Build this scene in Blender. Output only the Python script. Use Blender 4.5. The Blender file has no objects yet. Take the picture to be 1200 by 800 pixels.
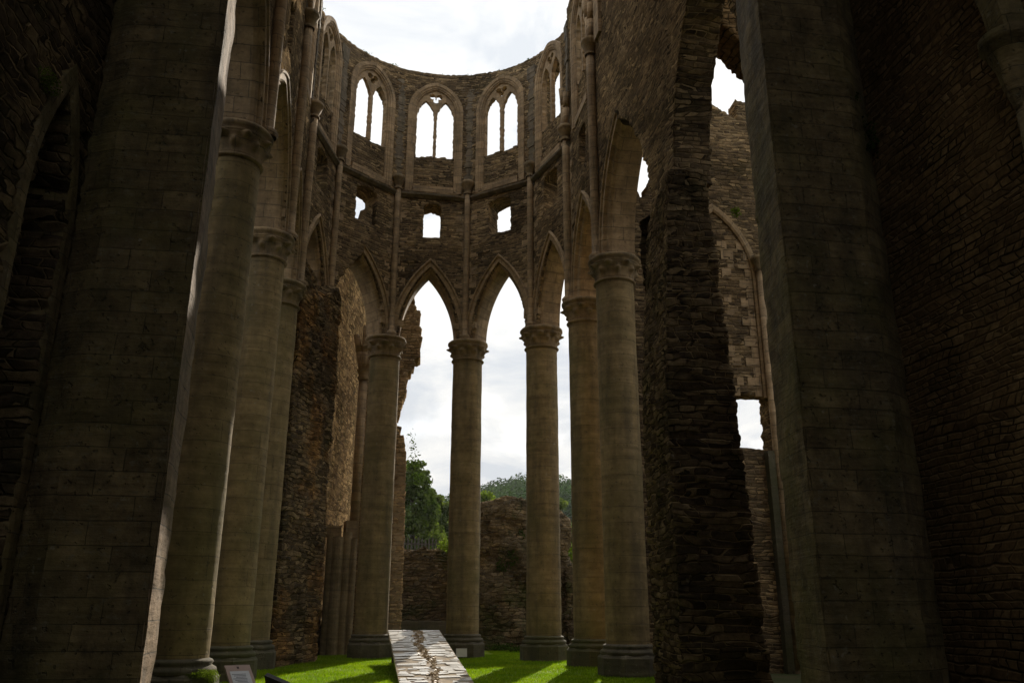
import bpy, math, random
import numpy as np
from mathutils import Vector, Matrix, noise as mnoise

rng = np.random.default_rng(7)
random.seed(7)
R = math.radians
scene = bpy.context.scene
COL = scene.collection

# ------------------------------------------------------------------ helpers
def link_mesh(name, V, F, UV=None, mat=None, parent=None, smooth=False):
    """V (n,3) world coordinates, F list/array of faces, UV (n,2) per vertex or per loop"""
    me = bpy.data.meshes.new(name)
    V = np.asarray(V, float)
    me.from_pydata(V.tolist(), [], [tuple(int(i) for i in f) for f in F])
    if UV is not None:
        uvl = me.uv_layers.new(name='UVMap')
        UV = np.asarray(UV, np.float32)
        if len(UV) == len(me.loops):
            uvl.data.foreach_set('uv', UV.ravel())
        else:
            li = np.empty(len(me.loops), np.int32)
            me.loops.foreach_get('vertex_index', li)
            uvl.data.foreach_set('uv', UV[li].ravel())
    me.polygons.foreach_set('use_smooth', [smooth] * len(me.polygons))
    me.update()
    o = bpy.data.objects.new(name, me)
    COL.objects.link(o)
    if mat is not None:
        me.materials.append(mat)
    if parent is not None:
        o.parent = parent
        o.matrix_parent_inverse = parent.matrix_world.inverted()
    return o

def tag(o, label=None, cat=None, group=None, kind=None):
    if label: o['label'] = label
    if cat: o['category'] = cat
    if group: o['group'] = group
    if kind: o['kind'] = kind
    return o

def empty(name, loc, label=None, cat=None, group=None):
    o = bpy.data.objects.new(name, None)
    COL.objects.link(o)
    o.location = loc
    o.empty_display_size = .2
    o.matrix_world = Matrix.Translation(loc)
    return tag(o, label, cat, group)

class MB:
    """collects pieces into one mesh (world coordinates, uv in metres)"""
    def __init__(s): s.V=[]; s.F=[]; s.UV=[]; s.n=0
    def add(s, V, F, UV):
        V=np.asarray(V,float).reshape(-1,3); UV=np.asarray(UV,float).reshape(-1,2)
        s.V.append(V); s.UV.append(UV)
        s.F.extend([tuple(int(i)+s.n for i in f) for f in F]); s.n+=len(V)
    def build(s, name, mat, parent=None, smooth=False):
        return link_mesh(name, np.concatenate(s.V), s.F, np.concatenate(s.UV), mat, parent, smooth)
    def hexa(s, P):
        """8 corners: bottom 4 ccw then top 4; every face gets its own verts and metric uv"""
        P=np.asarray(P,float)
        for f in ((3,2,1,0),(4,5,6,7),(0,1,5,4),(1,2,6,5),(2,3,7,6),(3,0,4,7)):
            q=P[list(f)]
            e1=q[1]-q[0]; L=np.linalg.norm(e1); e1=e1/max(L,1e-9)
            nn=np.cross(e1,q[3]-q[0]); e2=np.cross(nn,e1); e2/=max(np.linalg.norm(e2),1e-9)
            org=np.array([q[0][0]+q[0][1],q[0][2]])
            uv=np.stack([(q-q[0])@e1+org[0],(q-q[0])@e2+org[1]],1)
            s.add(q,[(0,1,2,3)],uv)
    def box(s, c, size, rot=0.0, tilt=None):
        x,y,z=[v/2 for v in size]
        P=np.array([(-x,-y,-z),(x,-y,-z),(x,y,-z),(-x,y,-z),(-x,-y,z),(x,-y,z),(x,y,z),(-x,y,z)])
        M=np.array(Matrix.Rotation(rot,3,'Z'))
        if tilt is not None: M=M@np.array(Matrix.Rotation(tilt,3,'X'))
        s.hexa(P@M.T+np.array(c))

def lathe(rz, c, seg=40, rfun=None, cap=True, close_bottom=False):
    """rz: list of (r,z). uv: u = angle*rref, v = profile length"""
    mb=MB(); rz=np.array(rz,float); n=len(rz)
    th=np.linspace(0,2*math.pi,seg+1)
    vlen=np.concatenate([[0],np.cumsum(np.hypot(np.diff(rz[:,0]),np.diff(rz[:,1])))])
    rr=max(rz[:,0]); V=[];UV=[]
    for i,(r,z) in enumerate(rz):
        for t in th:
            q=r if rfun is None else rfun(r,z,t)
            V.append((c[0]+q*math.cos(t),c[1]+q*math.sin(t),c[2]+z)); UV.append((t*rr+c[0]*1.7,vlen[i]+rz[0,1]))
    F=[(i*(seg+1)+j,i*(seg+1)+j+1,(i+1)*(seg+1)+j+1,(i+1)*(seg+1)+j) for i in range(n-1) for j in range(seg)]
    if cap:
        k=(n-1)*(seg+1); F.append(tuple(k+j for j in range(seg)))
    mb.add(V,F,UV)
    return mb

def weld(o, d=1e-4):
    import bmesh
    bm=bmesh.new(); bm.from_mesh(o.data); bmesh.ops.remove_doubles(bm,verts=bm.verts,dist=d)
    bmesh.ops.recalc_face_normals(bm,faces=bm.faces)
    bm.to_mesh(o.data); bm.free()
    return o

def fbm(P, sc, oct=3, seed=0.0):
    P=np.asarray(P,float)
    out=np.empty(len(P))
    for i,p in enumerate(P):
        out[i]=mnoise.fractal(Vector((p[0]*sc+seed,p[1]*sc+seed*1.3,(p[2] if len(p)>2 else 0)*sc)),1.0,2.0,oct)
    return out

# ------------------------------------------------------------------ node materials
class NT:
    def __init__(s, name):
        s.m=bpy.data.materials.new(name); s.m.use_nodes=True
        s.t=s.m.node_tree; s.t.nodes.clear()
        s.out=s.n('ShaderNodeOutputMaterial'); s.b=s.n('ShaderNodeBsdfPrincipled')
        s.l(s.b.outputs[0],s.out.inputs['Surface'])
        s.b.inputs['Specular IOR Level'].default_value=.15
    def n(s,t,**k):
        x=s.t.nodes.new(t)
        for a,b in k.items(): setattr(x,a,b)
        return x
    def l(s,a,b): s.t.links.new(a,b)
    def put(s,sock,v):
        if hasattr(v,'is_linked') or isinstance(v,bpy.types.NodeSocket): s.l(v,sock)
        else:
            if isinstance(v,(tuple,list)) and len(v)==3 and sock.type=='RGBA': v=(*v,1)
            sock.default_value=v
    def math(s,op,a,b=None,c=None,clamp=False):
        x=s.n('ShaderNodeMath',operation=op,use_clamp=clamp); s.put(x.inputs[0],a)
        if b is not None: s.put(x.inputs[1],b)
        if c is not None: s.put(x.inputs[2],c)
        return x.outputs[0]
    def vmath(s,op,a,b=None):
        x=s.n('ShaderNodeVectorMath',operation=op); s.put(x.inputs[0],a)
        if b is not None:
            if op=='SCALE': s.put(x.inputs['Scale'],b)
            else: s.put(x.inputs[1],b)
        return x.outputs[0]
    def mix(s,f,a,b,mode='MIX'):
        x=s.n('ShaderNodeMix',data_type='RGBA',blend_type=mode); s.put(x.inputs[0],f); s.put(x.inputs[6],a); s.put(x.inputs[7],b)
        return x.outputs[2]
    def ramp(s,f,stops,interp='LINEAR'):
        x=s.n('ShaderNodeValToRGB'); x.color_ramp.interpolation=interp
        e=x.color_ramp.elements
        while len(e)<len(stops): e.new(.5)
        for k,(p,c) in zip(e,stops):
            k.position=p; k.color=(*c,1) if not isinstance(c,(int,float)) else (c,c,c,1)
        s.l(f,x.inputs[0]); return x.outputs[0]
    def noise(s,vec,sc,det=3,rough=.55,dim='3D',col=False):
        x=s.n('ShaderNodeTexNoise',noise_dimensions=dim); s.l(vec,x.inputs['Vector'])
        x.inputs['Scale'].default_value=sc; x.inputs['Detail'].default_value=det; x.inputs['Roughness'].default_value=rough
        return x.outputs['Color'] if col else x.outputs['Fac']
    def uv(s): return s.n('ShaderNodeTexCoord').outputs['UV']
    def pos(s): return s.n('ShaderNodeNewGeometry').outputs['Position']
    def scale(s,vec,v): return s.vmath('MULTIPLY',vec,v)

def rubble_mat(name, tones, mortar, rh=.105, bw=.36, disp=.03, moss=.25, wild=1.0, warm=None, mossc=(.035,.045,.012), tone2=.5):
    """roughly coursed rubble: warped courses of flat stones with random tone, recessed joints"""
    t=NT(name); uv=t.uv(); pos=t.pos()
    d0=t.vmath('SUBTRACT',t.noise(t.scale(uv,(.25,1.6,1)),1.0,2,col=True),(.5,.5,.5))
    d1=t.vmath('SUBTRACT',t.noise(uv,1.7,2,col=True),(.5,.5,.5))
    d2=t.vmath('SUBTRACT',t.noise(uv,9.0,3,col=True),(.5,.5,.5))
    w=t.vmath('ADD',uv,t.vmath('MULTIPLY',d0,(.9,.34,0)))
    w=t.vmath('ADD',w,t.vmath('MULTIPLY',d1,(.45*wild,.20*wild,0)))
    w=t.vmath('ADD',w,t.vmath('MULTIPLY',d2,(.06*wild,.045*wild,0)))
    def brick(v,ms,sm):
        br=t.n('ShaderNodeTexBrick'); t.l(v,br.inputs['Vector']); br.offset=.41; br.offset_frequency=2; br.squash=.62; br.squash_frequency=3
        for k,q in (('Scale',1.0),('Mortar Size',ms),('Mortar Smooth',sm),('Bias',0.0),('Brick Width',bw),('Row Height',rh)): br.inputs[k].default_value=q
        br.inputs['Color1'].default_value=(0,0,0,1); br.inputs['Color2'].default_value=(1,1,1,1); br.inputs['Mortar'].default_value=(.5,.5,.5,1)
        return br
    br=brick(w,.016,.9)
    face=t.math('SUBTRACT',1.0,br.outputs['Fac'])
    sp=t.n('ShaderNodeSeparateColor'); t.l(br.outputs['Color'],sp.inputs[0]); rnd=sp.outputs[0]
    cell=t.noise(t.scale(w,(1.9,5.2,1)),1.0,1,.5)
    rr=t.math('FRACT',t.math('ADD',rnd,t.math('MULTIPLY',cell,tone2*1.4)))
    n=len(tones)
    stone=t.ramp(rr,[(i/(n-1),c) for i,c in enumerate(tones)])
    fine=t.noise(pos,15,5,.68)
    stone=t.mix(1.0,stone,t.ramp(fine,[(.25,.5),(.75,1.4)]),'MULTIPLY')
    big=t.noise(pos,.42,4,.6)
    mort=t.mix(t.ramp(t.noise(pos,1.1,4,.6),[(.36,0),(.60,1)]),mortar,tuple(c*.22 for c in mortar))
    col=t.mix(t.ramp(face,[(.15,0),(.7,1)]),mort,stone)
    col=t.mix(1.0,col,t.ramp(big,[(.3,(.55,.52,.5)),(.7,(1.3,1.25,1.15))]),'MULTIPLY')
    if warm is not None:
        col=t.mix(t.ramp(t.noise(pos,.8,3),[(.48,0),(.62,.75)]),col,t.mix(1.0,col,warm,'MULTIPLY'))
    if moss>0:
        mm=t.math('MULTIPLY',t.ramp(t.noise(pos,1.1,6,.7),[(.52,0),(.68,1)]),moss)
        col=t.mix(mm,col,mossc)
    col=t.mix(t.ramp(t.noise(pos,9,3,.5),[(.70,0),(.76,.5)]),col,(.24,.22,.17))
    t.l(col,t.b.inputs['Base Color']); t.b.inputs['Roughness'].default_value=1.0; t.b.inputs['Specular IOR Level'].default_value=0.0
    h=t.math('ADD',t.math('MULTIPLY',face,t.math('ADD',t.math('MULTIPLY',rr,.7),.5)),t.math('MULTIPLY',fine,.4))
    dn=t.n('ShaderNodeDisplacement'); dn.inputs['Scale'].default_value=disp; dn.inputs['Midlevel'].default_value=.6
    t.l(h,dn.inputs['Height']); t.l(dn.outputs[0],t.out.inputs['Displacement'])
    t.m.displacement_method='BOTH'
    return t.m

def ashlar_mat(name, c1, c2, bw=.62, rh=.3, mortar=(.12,.10,.075), stain=.5, green=.3, dark=(.05,.045,.035), ms=.006, bumpd=.012, greenc=(.06,.065,.022), rough=False):
    t=NT(name); uv=t.uv(); pos=t.pos()
    d=t.vmath('SUBTRACT',t.noise(uv,2.2,3,col=True),(.5,.5,.5))
    w=t.vmath('ADD',uv,t.vmath('MULTIPLY',d,(.03,.025,0)))
    br=t.n('ShaderNodeTexBrick'); t.l(w,br.inputs['Vector'])
    br.offset=.43; br.squash=1.25; br.squash_frequency=3
    for k,v in (('Scale',1.0),('Mortar Size',ms),('Mortar Smooth',.3),('Bias',0.0),('Brick Width',bw),('Row Height',rh)): br.inputs[k].default_value=v
    br.inputs['Color1'].default_value=(*c1,1); br.inputs['Color2'].default_value=(*c2,1); br.inputs['Mortar'].default_value=(*mortar,1)
    col=br.outputs['Color']
    n1=t.noise(pos,5,6,.68); n2=t.noise(pos,.7,4,.6)
    streak=t.noise(t.scale(pos,(3.2,3.2,.35)),1.0,4,.6)
    bed=t.noise(t.scale(pos,(.8,.8,9.0)),1.0,4,.6)
    col=t.mix(1.0,col,t.ramp(n1,[(.25,.62),(.78,1.32)]),'MULTIPLY')
    col=t.mix(1.0,col,t.ramp(bed,[(.3,.78),(.7,1.18)]),'MULTIPLY')
    col=t.mix(t.math('MULTIPLY',t.ramp(streak,[(.46,0),(.66,1)]),stain),col,dark)
    col=t.mix(t.math('MULTIPLY',t.ramp(n2,[(.45,0),(.7,1)]),green),col,greenc)
    col=t.mix(t.ramp(t.noise(pos,11,3,.5),[(.68,0),(.74,.35)]),col,(.30,.29,.24))
    pit=t.ramp(t.noise(pos,16,2,.5),[(.30,1),(.36,0)])
    col=t.mix(t.math('MULTIPLY',pit,.4),col,dark)
    if rough:
        blot=t.ramp(t.noise(pos,2.1,7,.72),[(.36,.6),(.52,1.0),(.68,1.35)])
        col=t.mix(1.0,col,blot,'MULTIPLY')
        spot=t.ramp(t.noise(t.scale(pos,(1,1,1.8)),8.5,6,.75),[(.55,0),(.66,.6)])
        col=t.mix(spot,col,(.17,.155,.11))
        blk=t.ramp(t.noise(pos,3.4,6,.7),[(.60,0),(.70,.6)])
        col=t.mix(blk,col,(.022,.02,.013))
    t.l(col,t.b.inputs['Base Color']); t.b.inputs['Roughness'].default_value=.85
    h=t.math('ADD',t.math('MULTIPLY',br.outputs['Fac'],-1.0),t.math('ADD',t.math('MULTIPLY',n1,.9),t.math('MULTIPLY',bed,.8)))
    h=t.math('SUBTRACT',h,t.math('MULTIPLY',pit,.5))
    bp=t.n('ShaderNodeBump'); bp.inputs['Strength'].default_value=1; bp.inputs['Distance'].default_value=bumpd
    t.l(h,bp.inputs['Height']); t.l(bp.outputs[0],t.b.inputs['Normal'])
    return t.m

def plain_mat(name, c, rough=.6, var=.25, sc=6, metal=0, c2=None, bumpd=0.0):
    t=NT(name); pos=t.pos()
    n=t.noise(pos,sc,5,.6)
    if c2 is None: col=t.mix(1.0,c,t.ramp(n,[(.25,1-var),(.75,1+var)]),'MULTIPLY')
    else: col=t.mix(t.ramp(n,[(.4,0),(.6,1)]),c,c2)
    t.l(col,t.b.inputs['Base Color']); t.b.inputs['Roughness'].default_value=rough; t.b.inputs['Metallic'].default_value=metal
    if bumpd:
        bp=t.n('ShaderNodeBump'); bp.inputs['Distance'].default_value=bumpd; t.l(n,bp.inputs['Height']); t.l(bp.outputs[0],t.b.inputs['Normal'])
    return t.m

def leaf_mat(name, c1, c2, sc=.7, trans=.45):
    t=NT(name); pos=t.pos()
    n=t.noise(pos,sc,3,.6)
    oi=t.n('ShaderNodeNewGeometry').outputs['Random Per Island']
    col=t.mix(t.ramp(n,[(.35,0),(.65,1)]),c1,c2)
    col=t.mix(1.0,col,t.ramp(oi,[(0,.65),(1,1.35)]),'MULTIPLY')
    t.l(col,t.b.inputs['Base Color']); t.b.inputs['Roughness'].default_value=1.0; t.b.inputs['Specular IOR Level'].default_value=0.0
    tr=t.n('ShaderNodeBsdfTranslucent'); t.l(t.mix(1.0,col,(1.3,1.5,.6),'MULTIPLY'),tr.inputs['Color'])
    mx=t.n('ShaderNodeMixShader'); mx.inputs[0].default_value=trans
    t.l(t.b.outputs[0],mx.inputs[1]); t.l(tr.outputs[0],mx.inputs[2]); t.l(mx.outputs[0],t.out.inputs['Surface'])
    return t.m

DARK=[(.040,.031,.022),(.15,.112,.070),(.085,.066,.047),(.25,.185,.108),(.055,.043,.032),(.20,.15,.092),(.33,.25,.15)]
WARM=[(.17,.118,.065),(.36,.25,.135),(.27,.185,.10),(.46,.32,.175),(.22,.15,.085),(.52,.38,.215)]
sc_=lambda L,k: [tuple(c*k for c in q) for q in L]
M={}
M['rubble']=rubble_mat('schist_rubble',sc_(DARK,1.0),(.26,.20,.125),.085,.30,.034,.15,.7,warm=(1.55,1.5,1.4))
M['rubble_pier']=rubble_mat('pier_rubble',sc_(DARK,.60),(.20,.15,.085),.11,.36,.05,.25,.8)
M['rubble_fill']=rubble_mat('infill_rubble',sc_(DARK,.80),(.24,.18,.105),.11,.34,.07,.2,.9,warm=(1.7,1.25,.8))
M['rubble_warm']=rubble_mat('warm_rubble',WARM,(.42,.32,.2),.10,.34,.05,.12,1.1)
M['rubble_sun']=rubble_mat('golden_rubble',[(.04,.028,.017),(.17,.12,.066),(.08,.056,.032),(.26,.185,.10),(.055,.039,.023),(.31,.225,.125)],(.17,.122,.068),.17,.42,.05,.25,1.0)
M['rubble_side']=rubble_mat('transept_rubble',[(.075,.05,.026),(.16,.108,.056),(.11,.074,.038),(.20,.138,.072),(.09,.061,.032),(.24,.17,.095)],(.15,.105,.055),.085,.20,.022,.15,.4)
M['rubble_low']=rubble_mat('garden_wall_rubble',[(.055,.045,.032),(.15,.122,.082),(.09,.073,.05),(.22,.175,.115),(.07,.058,.04),(.18,.145,.092)],(.19,.145,.085),.11,.30,.09,.7,1.1,warm=(1.3,1.2,1.0),mossc=(.05,.065,.018))
M['ashlar']=ashlar_mat('caen_ashlar',(.40,.285,.165),(.29,.205,.118),.55,.3,stain=.35,green=.15)
M['column']=ashlar_mat('column_drums',(.285,.208,.102),(.235,.17,.082),2.3,.34,stain=.45,green=.5,ms=.0045,mortar=(.13,.10,.055),greenc=(.10,.095,.035))
M['capital']=ashlar_mat('carved_capital',(.30,.215,.12),(.25,.18,.10),2.0,.9,stain=.6,green=.25)
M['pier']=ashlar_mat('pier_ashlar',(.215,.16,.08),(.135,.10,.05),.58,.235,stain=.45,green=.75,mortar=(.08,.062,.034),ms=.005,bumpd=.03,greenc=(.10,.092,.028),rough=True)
M['pier_lit']=ashlar_mat('lit_reveal_ashlar',(.27,.19,.12),(.20,.138,.085),.7,.3,stain=.7,green=.2,bumpd=.03)  # lighter copy of the pier ashlar, sunlight put into its colour
M['weathered']=ashlar_mat('weathered_ashlar',(.19,.15,.10),(.15,.12,.085),.5,.25,stain=.7,green=.3,bumpd=.02)
M['plinth']=ashlar_mat('mossy_plinth',(.13,.11,.075),(.10,.085,.055),.9,.4,stain=.6,green=.7,bumpd=.02)

# ------------------------------------------------------------------ plan (metres; choir axis = +Y)
W=8.0
N1,N2,N3,N4=(0,9.1),(0,13.44),(0,17.73),(0,20.68)
S1,S2,S3,S4=(8,9.1),(8,13.44),(8,17.73),(8,20.68)
A0,A1,A2,A3=(.69,23.16),(2.715,24.84),(5.285,24.84),(7.31,23.16)
ZC=9.26          # top of the capitals
ZT=18.9          # wall head
DI,DO=.32,-.40   # inner / outer wall face, from the centre line

def v2(p): return np.array(p,float)
class Bay:
    def __init__(s,a,b):
        s.a=v2(a); s.b=v2(b); s.L=float(np.linalg.norm(s.b-s.a)); s.t=(s.b-s.a)/s.L
        c=np.array([4.0,min(max((s.a[1]+s.b[1])/2,0),20.68)])
        n=np.array([-s.t[1],s.t[0]])
        if n@(c-(s.a+s.b)/2)<0: n=-n
        s.n=n
    def P(s,x,d,z):
        x=np.asarray(x,float); d=np.asarray(d,float); z=np.asarray(z,float)
        x,d,z=np.broadcast_arrays(x,d,z)
        return np.stack([s.a[0]+s.t[0]*x+s.n[0]*d, s.a[1]+s.t[1]*x+s.n[1]*d, z],-1)

def pointed(sc,a,zs,h,zb):
    Rr=(a*a+h*h)/(2*a)
    def f(s,z):
        x=s-sc
        dl=np.hypot(x-(Rr-a),np.maximum(z-zs,0))-Rr
        dr=np.hypot(x+(Rr-a),np.maximum(z-zs,0))-Rr
        up=np.maximum(dl,dr)
        return np.maximum(up,zb-z)
    return f
def rectop(sc,a,zb,zt,arch=0.0):
    def f(s,z):
        return np.maximum(np.maximum(np.abs(s-sc)-a,zb-z), z-(zt-arch*((s-sc)/a)**2))
    return f
def grow_(f,k=.13): return lambda s,z: f(s,z)-k
def ragged(f,amp=.12,sc=1.8,seed=3.1,step=.0):
    def g(s,z):
        sh=s.shape; P=np.stack([s.ravel()*1.0,z.ravel()*2.0,np.zeros(s.size)],1)
        return f(s,z)+amp*fbm(P,sc,4,seed).reshape(sh)
    return g
def union(*fs):
    def g(s,z):
        r=fs[0](s,z)
        for q in fs[1:]: r=np.minimum(r,q(s,z))
        return r
    return g

def grid_wall(smin,smax,zmin,zmax,cell,sdf,pos,depths,u0=0.0,snap=True):
    """sdf(s,z)<0 is open; pos(s,z,k)->xyz for depth index k (0 inner, last outer). Returns MB."""
    ns=max(2,int(round((smax-smin)/cell))); nz=max(2,int(round((zmax-zmin)/cell)))
    ss=np.linspace(smin,smax,ns+1); zz=np.linspace(zmin,zmax,nz+1)
    Sg,Zg=np.meshgrid(ss,zz,indexing='ij')
    sc=(ss[:-1]+ss[1:])/2; zc=(zz[:-1]+zz[1:])/2
    Sc,Zc=np.meshgrid(sc,zc,indexing='ij')
    keep=sdf(Sc,Zc)>0
    K=np.zeros((ns+2,nz+2),bool); K[1:-1,1:-1]=keep
    cnt=(K[:-1,:-1].astype(int)+K[1:,:-1]+K[:-1,1:]+K[1:,1:])
    inner=np.ones((ns+1,nz+1),bool); inner[0,:]=inner[-1,:]=False; inner[:,0]=inner[:,-1]=False
    bnd=(cnt>0)&(cnt<4)
    if snap:
        e=1e-3
        for _ in range(2):
            f=sdf(Sg,Zg)
            gx=(sdf(Sg+e,Zg)-f)/e; gz=(sdf(Sg,Zg+e)-f)/e
            m=np.maximum(np.hypot(gx,gz),.3); d=np.clip(f,-cell*1.2,cell*1.2)
            mv=bnd
            dx=-d*gx/m**2; dz=-d*gz/m**2
            ex=(Sg<=smin+1e-6)|(Sg>=smax-1e-6); ez=(Zg<=zmin+1e-6)|(Zg>=zmax-1e-6)
            near=np.abs(f)<cell*1.3
            Sg=np.where(mv&near&~ex,Sg+dx,Sg); Zg=np.where(mv&near&~ez,Zg+dz,Zg)
    used=cnt>0
    idx=-np.ones((ns+1,nz+1),int); idx[used]=np.arange(used.sum()); n=used.sum()
    sv,zv=Sg[used],Zg[used]
    kd=len(depths)
    V=[pos(sv,zv,k) for k in range(kd)]
    I,J=np.nonzero(keep)
    q=np.stack([idx[I,J],idx[I+1,J],idx[I+1,J+1],idx[I,J+1]],1)
    mb=MB(); faces=[]; uvs=[]
    base=np.stack([sv+u0,zv],1)
    faces.append(q); uvs.append(base[q].reshape(-1,2))
    qo=q[:,::-1]; faces.append(qo+n*(kd-1)); uvs.append((base[qo]+np.array([17.3,5.1])).reshape(-1,2))
    # boundary edges
    E=[]
    a=K[1:-1,1:-1]
    for (di,dj,e) in ((-1,0,((0,1),(0,0))),(1,0,((1,0),(1,1))),(0,-1,((0,0),(1,0))),(0,1,((1,1),(0,1)))):
        nb=K[1+di:ns+1+di,1+dj:nz+1+dj]
        i,j=np.nonzero(a&~nb)
        E.append(np.stack([idx[i+e[0][0],j+e[0][1]],idx[i+e[1][0],j+e[1][1]]],1))
    E=np.concatenate(E)
    D=np.cumsum([0]+[abs(depths[k+1]-depths[k]) for k in range(kd-1)])
    horiz=np.abs(base[E[:,0],1]-base[E[:,1],1])<np.abs(base[E[:,0],0]-base[E[:,1],0])*.5
    for k in range(kd-1):
        f=np.stack([E[:,1]+n*k,E[:,0]+n*k,E[:,0]+n*(k+1),E[:,1]+n*(k+1)],1)
        uv=np.empty((len(E),4,2))
        al=np.where(horiz,0,1)
        for c,(ei,kk) in enumerate(((1,k),(0,k),(0,k+1),(1,k+1))):
            along=np.where(horiz,base[E[:,ei],0],base[E[:,ei],1])
            uv[:,c,0]=np.where(horiz,along,D[kk]+base[E[:,ei],0]); uv[:,c,1]=np.where(horiz,D[kk]+base[E[:,ei],1],along)
        faces.append(f); uvs.append(uv.reshape(-1,2))
    F=np.concatenate(faces); UV=np.concatenate(uvs); Vv=np.concatenate(V)
    return Vv,F,UV

def wall_obj(name,args,mat,parent=None,smooth=True):
    V,F,UV=grid_wall(*args)
    # drop unused vertices on middle layers is not needed; build
    return link_mesh(name,V,F,UV,mat,parent,smooth)

class Path:
    """polyline wall: position from (s,depth offset) with mitred corners"""
    def __init__(s,pts,flip=False):
        s.p=[v2(p) for p in pts]; n=len(pts)
        s.bays=[Bay(pts[i],pts[i+1]) for i in range(n-1)]
        s.S=np.concatenate([[0],np.cumsum([b.L for b in s.bays])])
        s.m=[]
        for i in range(n):
            if i==0: s.m.append(s.bays[0].n)
            elif i==n-1: s.m.append(s.bays[-1].n)
            else:
                b=s.bays[i-1].n+s.bays[i].n; b/=np.linalg.norm(b); s.m.append(b/(b@s.bays[i].n))
    def xy(s,x,d):
        x=np.asarray(x,float); k=np.clip(np.searchsorted(s.S,x,'right')-1,0,len(s.bays)-1)
        P=np.array(s.p); Mm=np.array(s.m)
        a=P[k]+Mm[k]*d; b=P[k+1]+Mm[k+1]*d
        f=((x-s.S[k])/(s.S[k+1]-s.S[k]))[:,None]
        return a+(b-a)*f
    def pos(s,depths,top=None):
        def f(x,z,k):
            q=s.xy(x,depths[k])
            if top is not None:
                q=top(q,z,depths[k])
            return np.concatenate([q,z[:,None]],1)
        return f

def arch_pts(a,zs,h,r,n=14,zb=None,half=None,nleg=6):
    """points (x,z,arclen) of the pointed curve offset outward by r; runs left foot -> apex -> right foot"""
    Rr=(a*a+h*h)/(2*a); ph=math.acos((Rr-a)/(Rr+r))
    L=[]
    if zb is not None:
        for k in range(nleg): L.append((-a-r, zb+(zs-zb)*k/nleg))
    for k in range(n+1):
        t=ph*k/n
        L.append(((Rr-a)-(Rr+r)*math.cos(t), zs+(Rr+r)*math.sin(t)))
    Rt=[(-x,z) for x,z in L[::-1]][1:]
    if half=='right': return [(-x,z) for x,z in L[::-1]]
    if half=='left': return L
    return L+Rt

def arch_sweep(bay,sc,a,zs,h,prof,zb=None,half=None,n=14,closed=False,zoff=0):
    """prof: list of (r,d): radial offset outward of the opening, depth (inward +)"""
    mb=MB(); rows=[]; vl=[0]
    for i in range(1,len(prof)): vl.append(vl[-1]+math.hypot(prof[i][0]-prof[i-1][0],prof[i][1]-prof[i-1][1]))
    V=[];UV=[];m=len(prof)
    curves=[arch_pts(a,zs,h,r,n,zb,half) for r,_ in prof]
    k=len(curves[0])
    c0=np.array(curves[0]); al=np.concatenate([[0],np.cumsum(np.hypot(*(np.diff(c0,axis=0).T)))])
    for j in range(k):
        for i,(r,d) in enumerate(prof):
            x,z=curves[i][j]
            V.append(bay.P(sc+x,d,z)); UV.append((vl[i]+.03,al[j]+zoff))
    F=[]
    for j in range(k-1):
        for i in range(m-1):
            F.append((j*m+i,j*m+i+1,(j+1)*m+i+1,(j+1)*m+i))
    if closed:
        F.append(tuple(range(m))); F.append(tuple((k-1)*m+i for i in range(m-1,-1,-1)))
    mb.add(V,F,UV)
    return mb

def tube(mb,p0,p1,r0,r1,seg=14,u0=0):
    p0=np.array(p0,float);p1=np.array(p1,float); ax=p1-p0; L=np.linalg.norm(ax); ax/=L
    h=np.array([1,0,0]) if abs(ax[0])<.8 else np.array([0,1,0])
    e1=np.cross(ax,h); e1/=np.linalg.norm(e1); e2=np.cross(ax,e1)
    V=[];UV=[]
    for p,r,v in ((p0,r0,0),(p1,r1,L)):
        for j in range(seg+1):
            t=2*math.pi*j/seg
            V.append(p+e1*r*math.cos(t)+e2*r*math.sin(t)); UV.append((t*max(r0,r1)+u0,v+p0[2]))
    n=seg+1
    F=[(j,j+1,n+j+1,n+j) for j in range(seg)]
    F.append(tuple(range(seg-1,-1,-1))); F.append(tuple(n+j for j in range(seg)))
    mb.add(V,F,UV)

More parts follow.
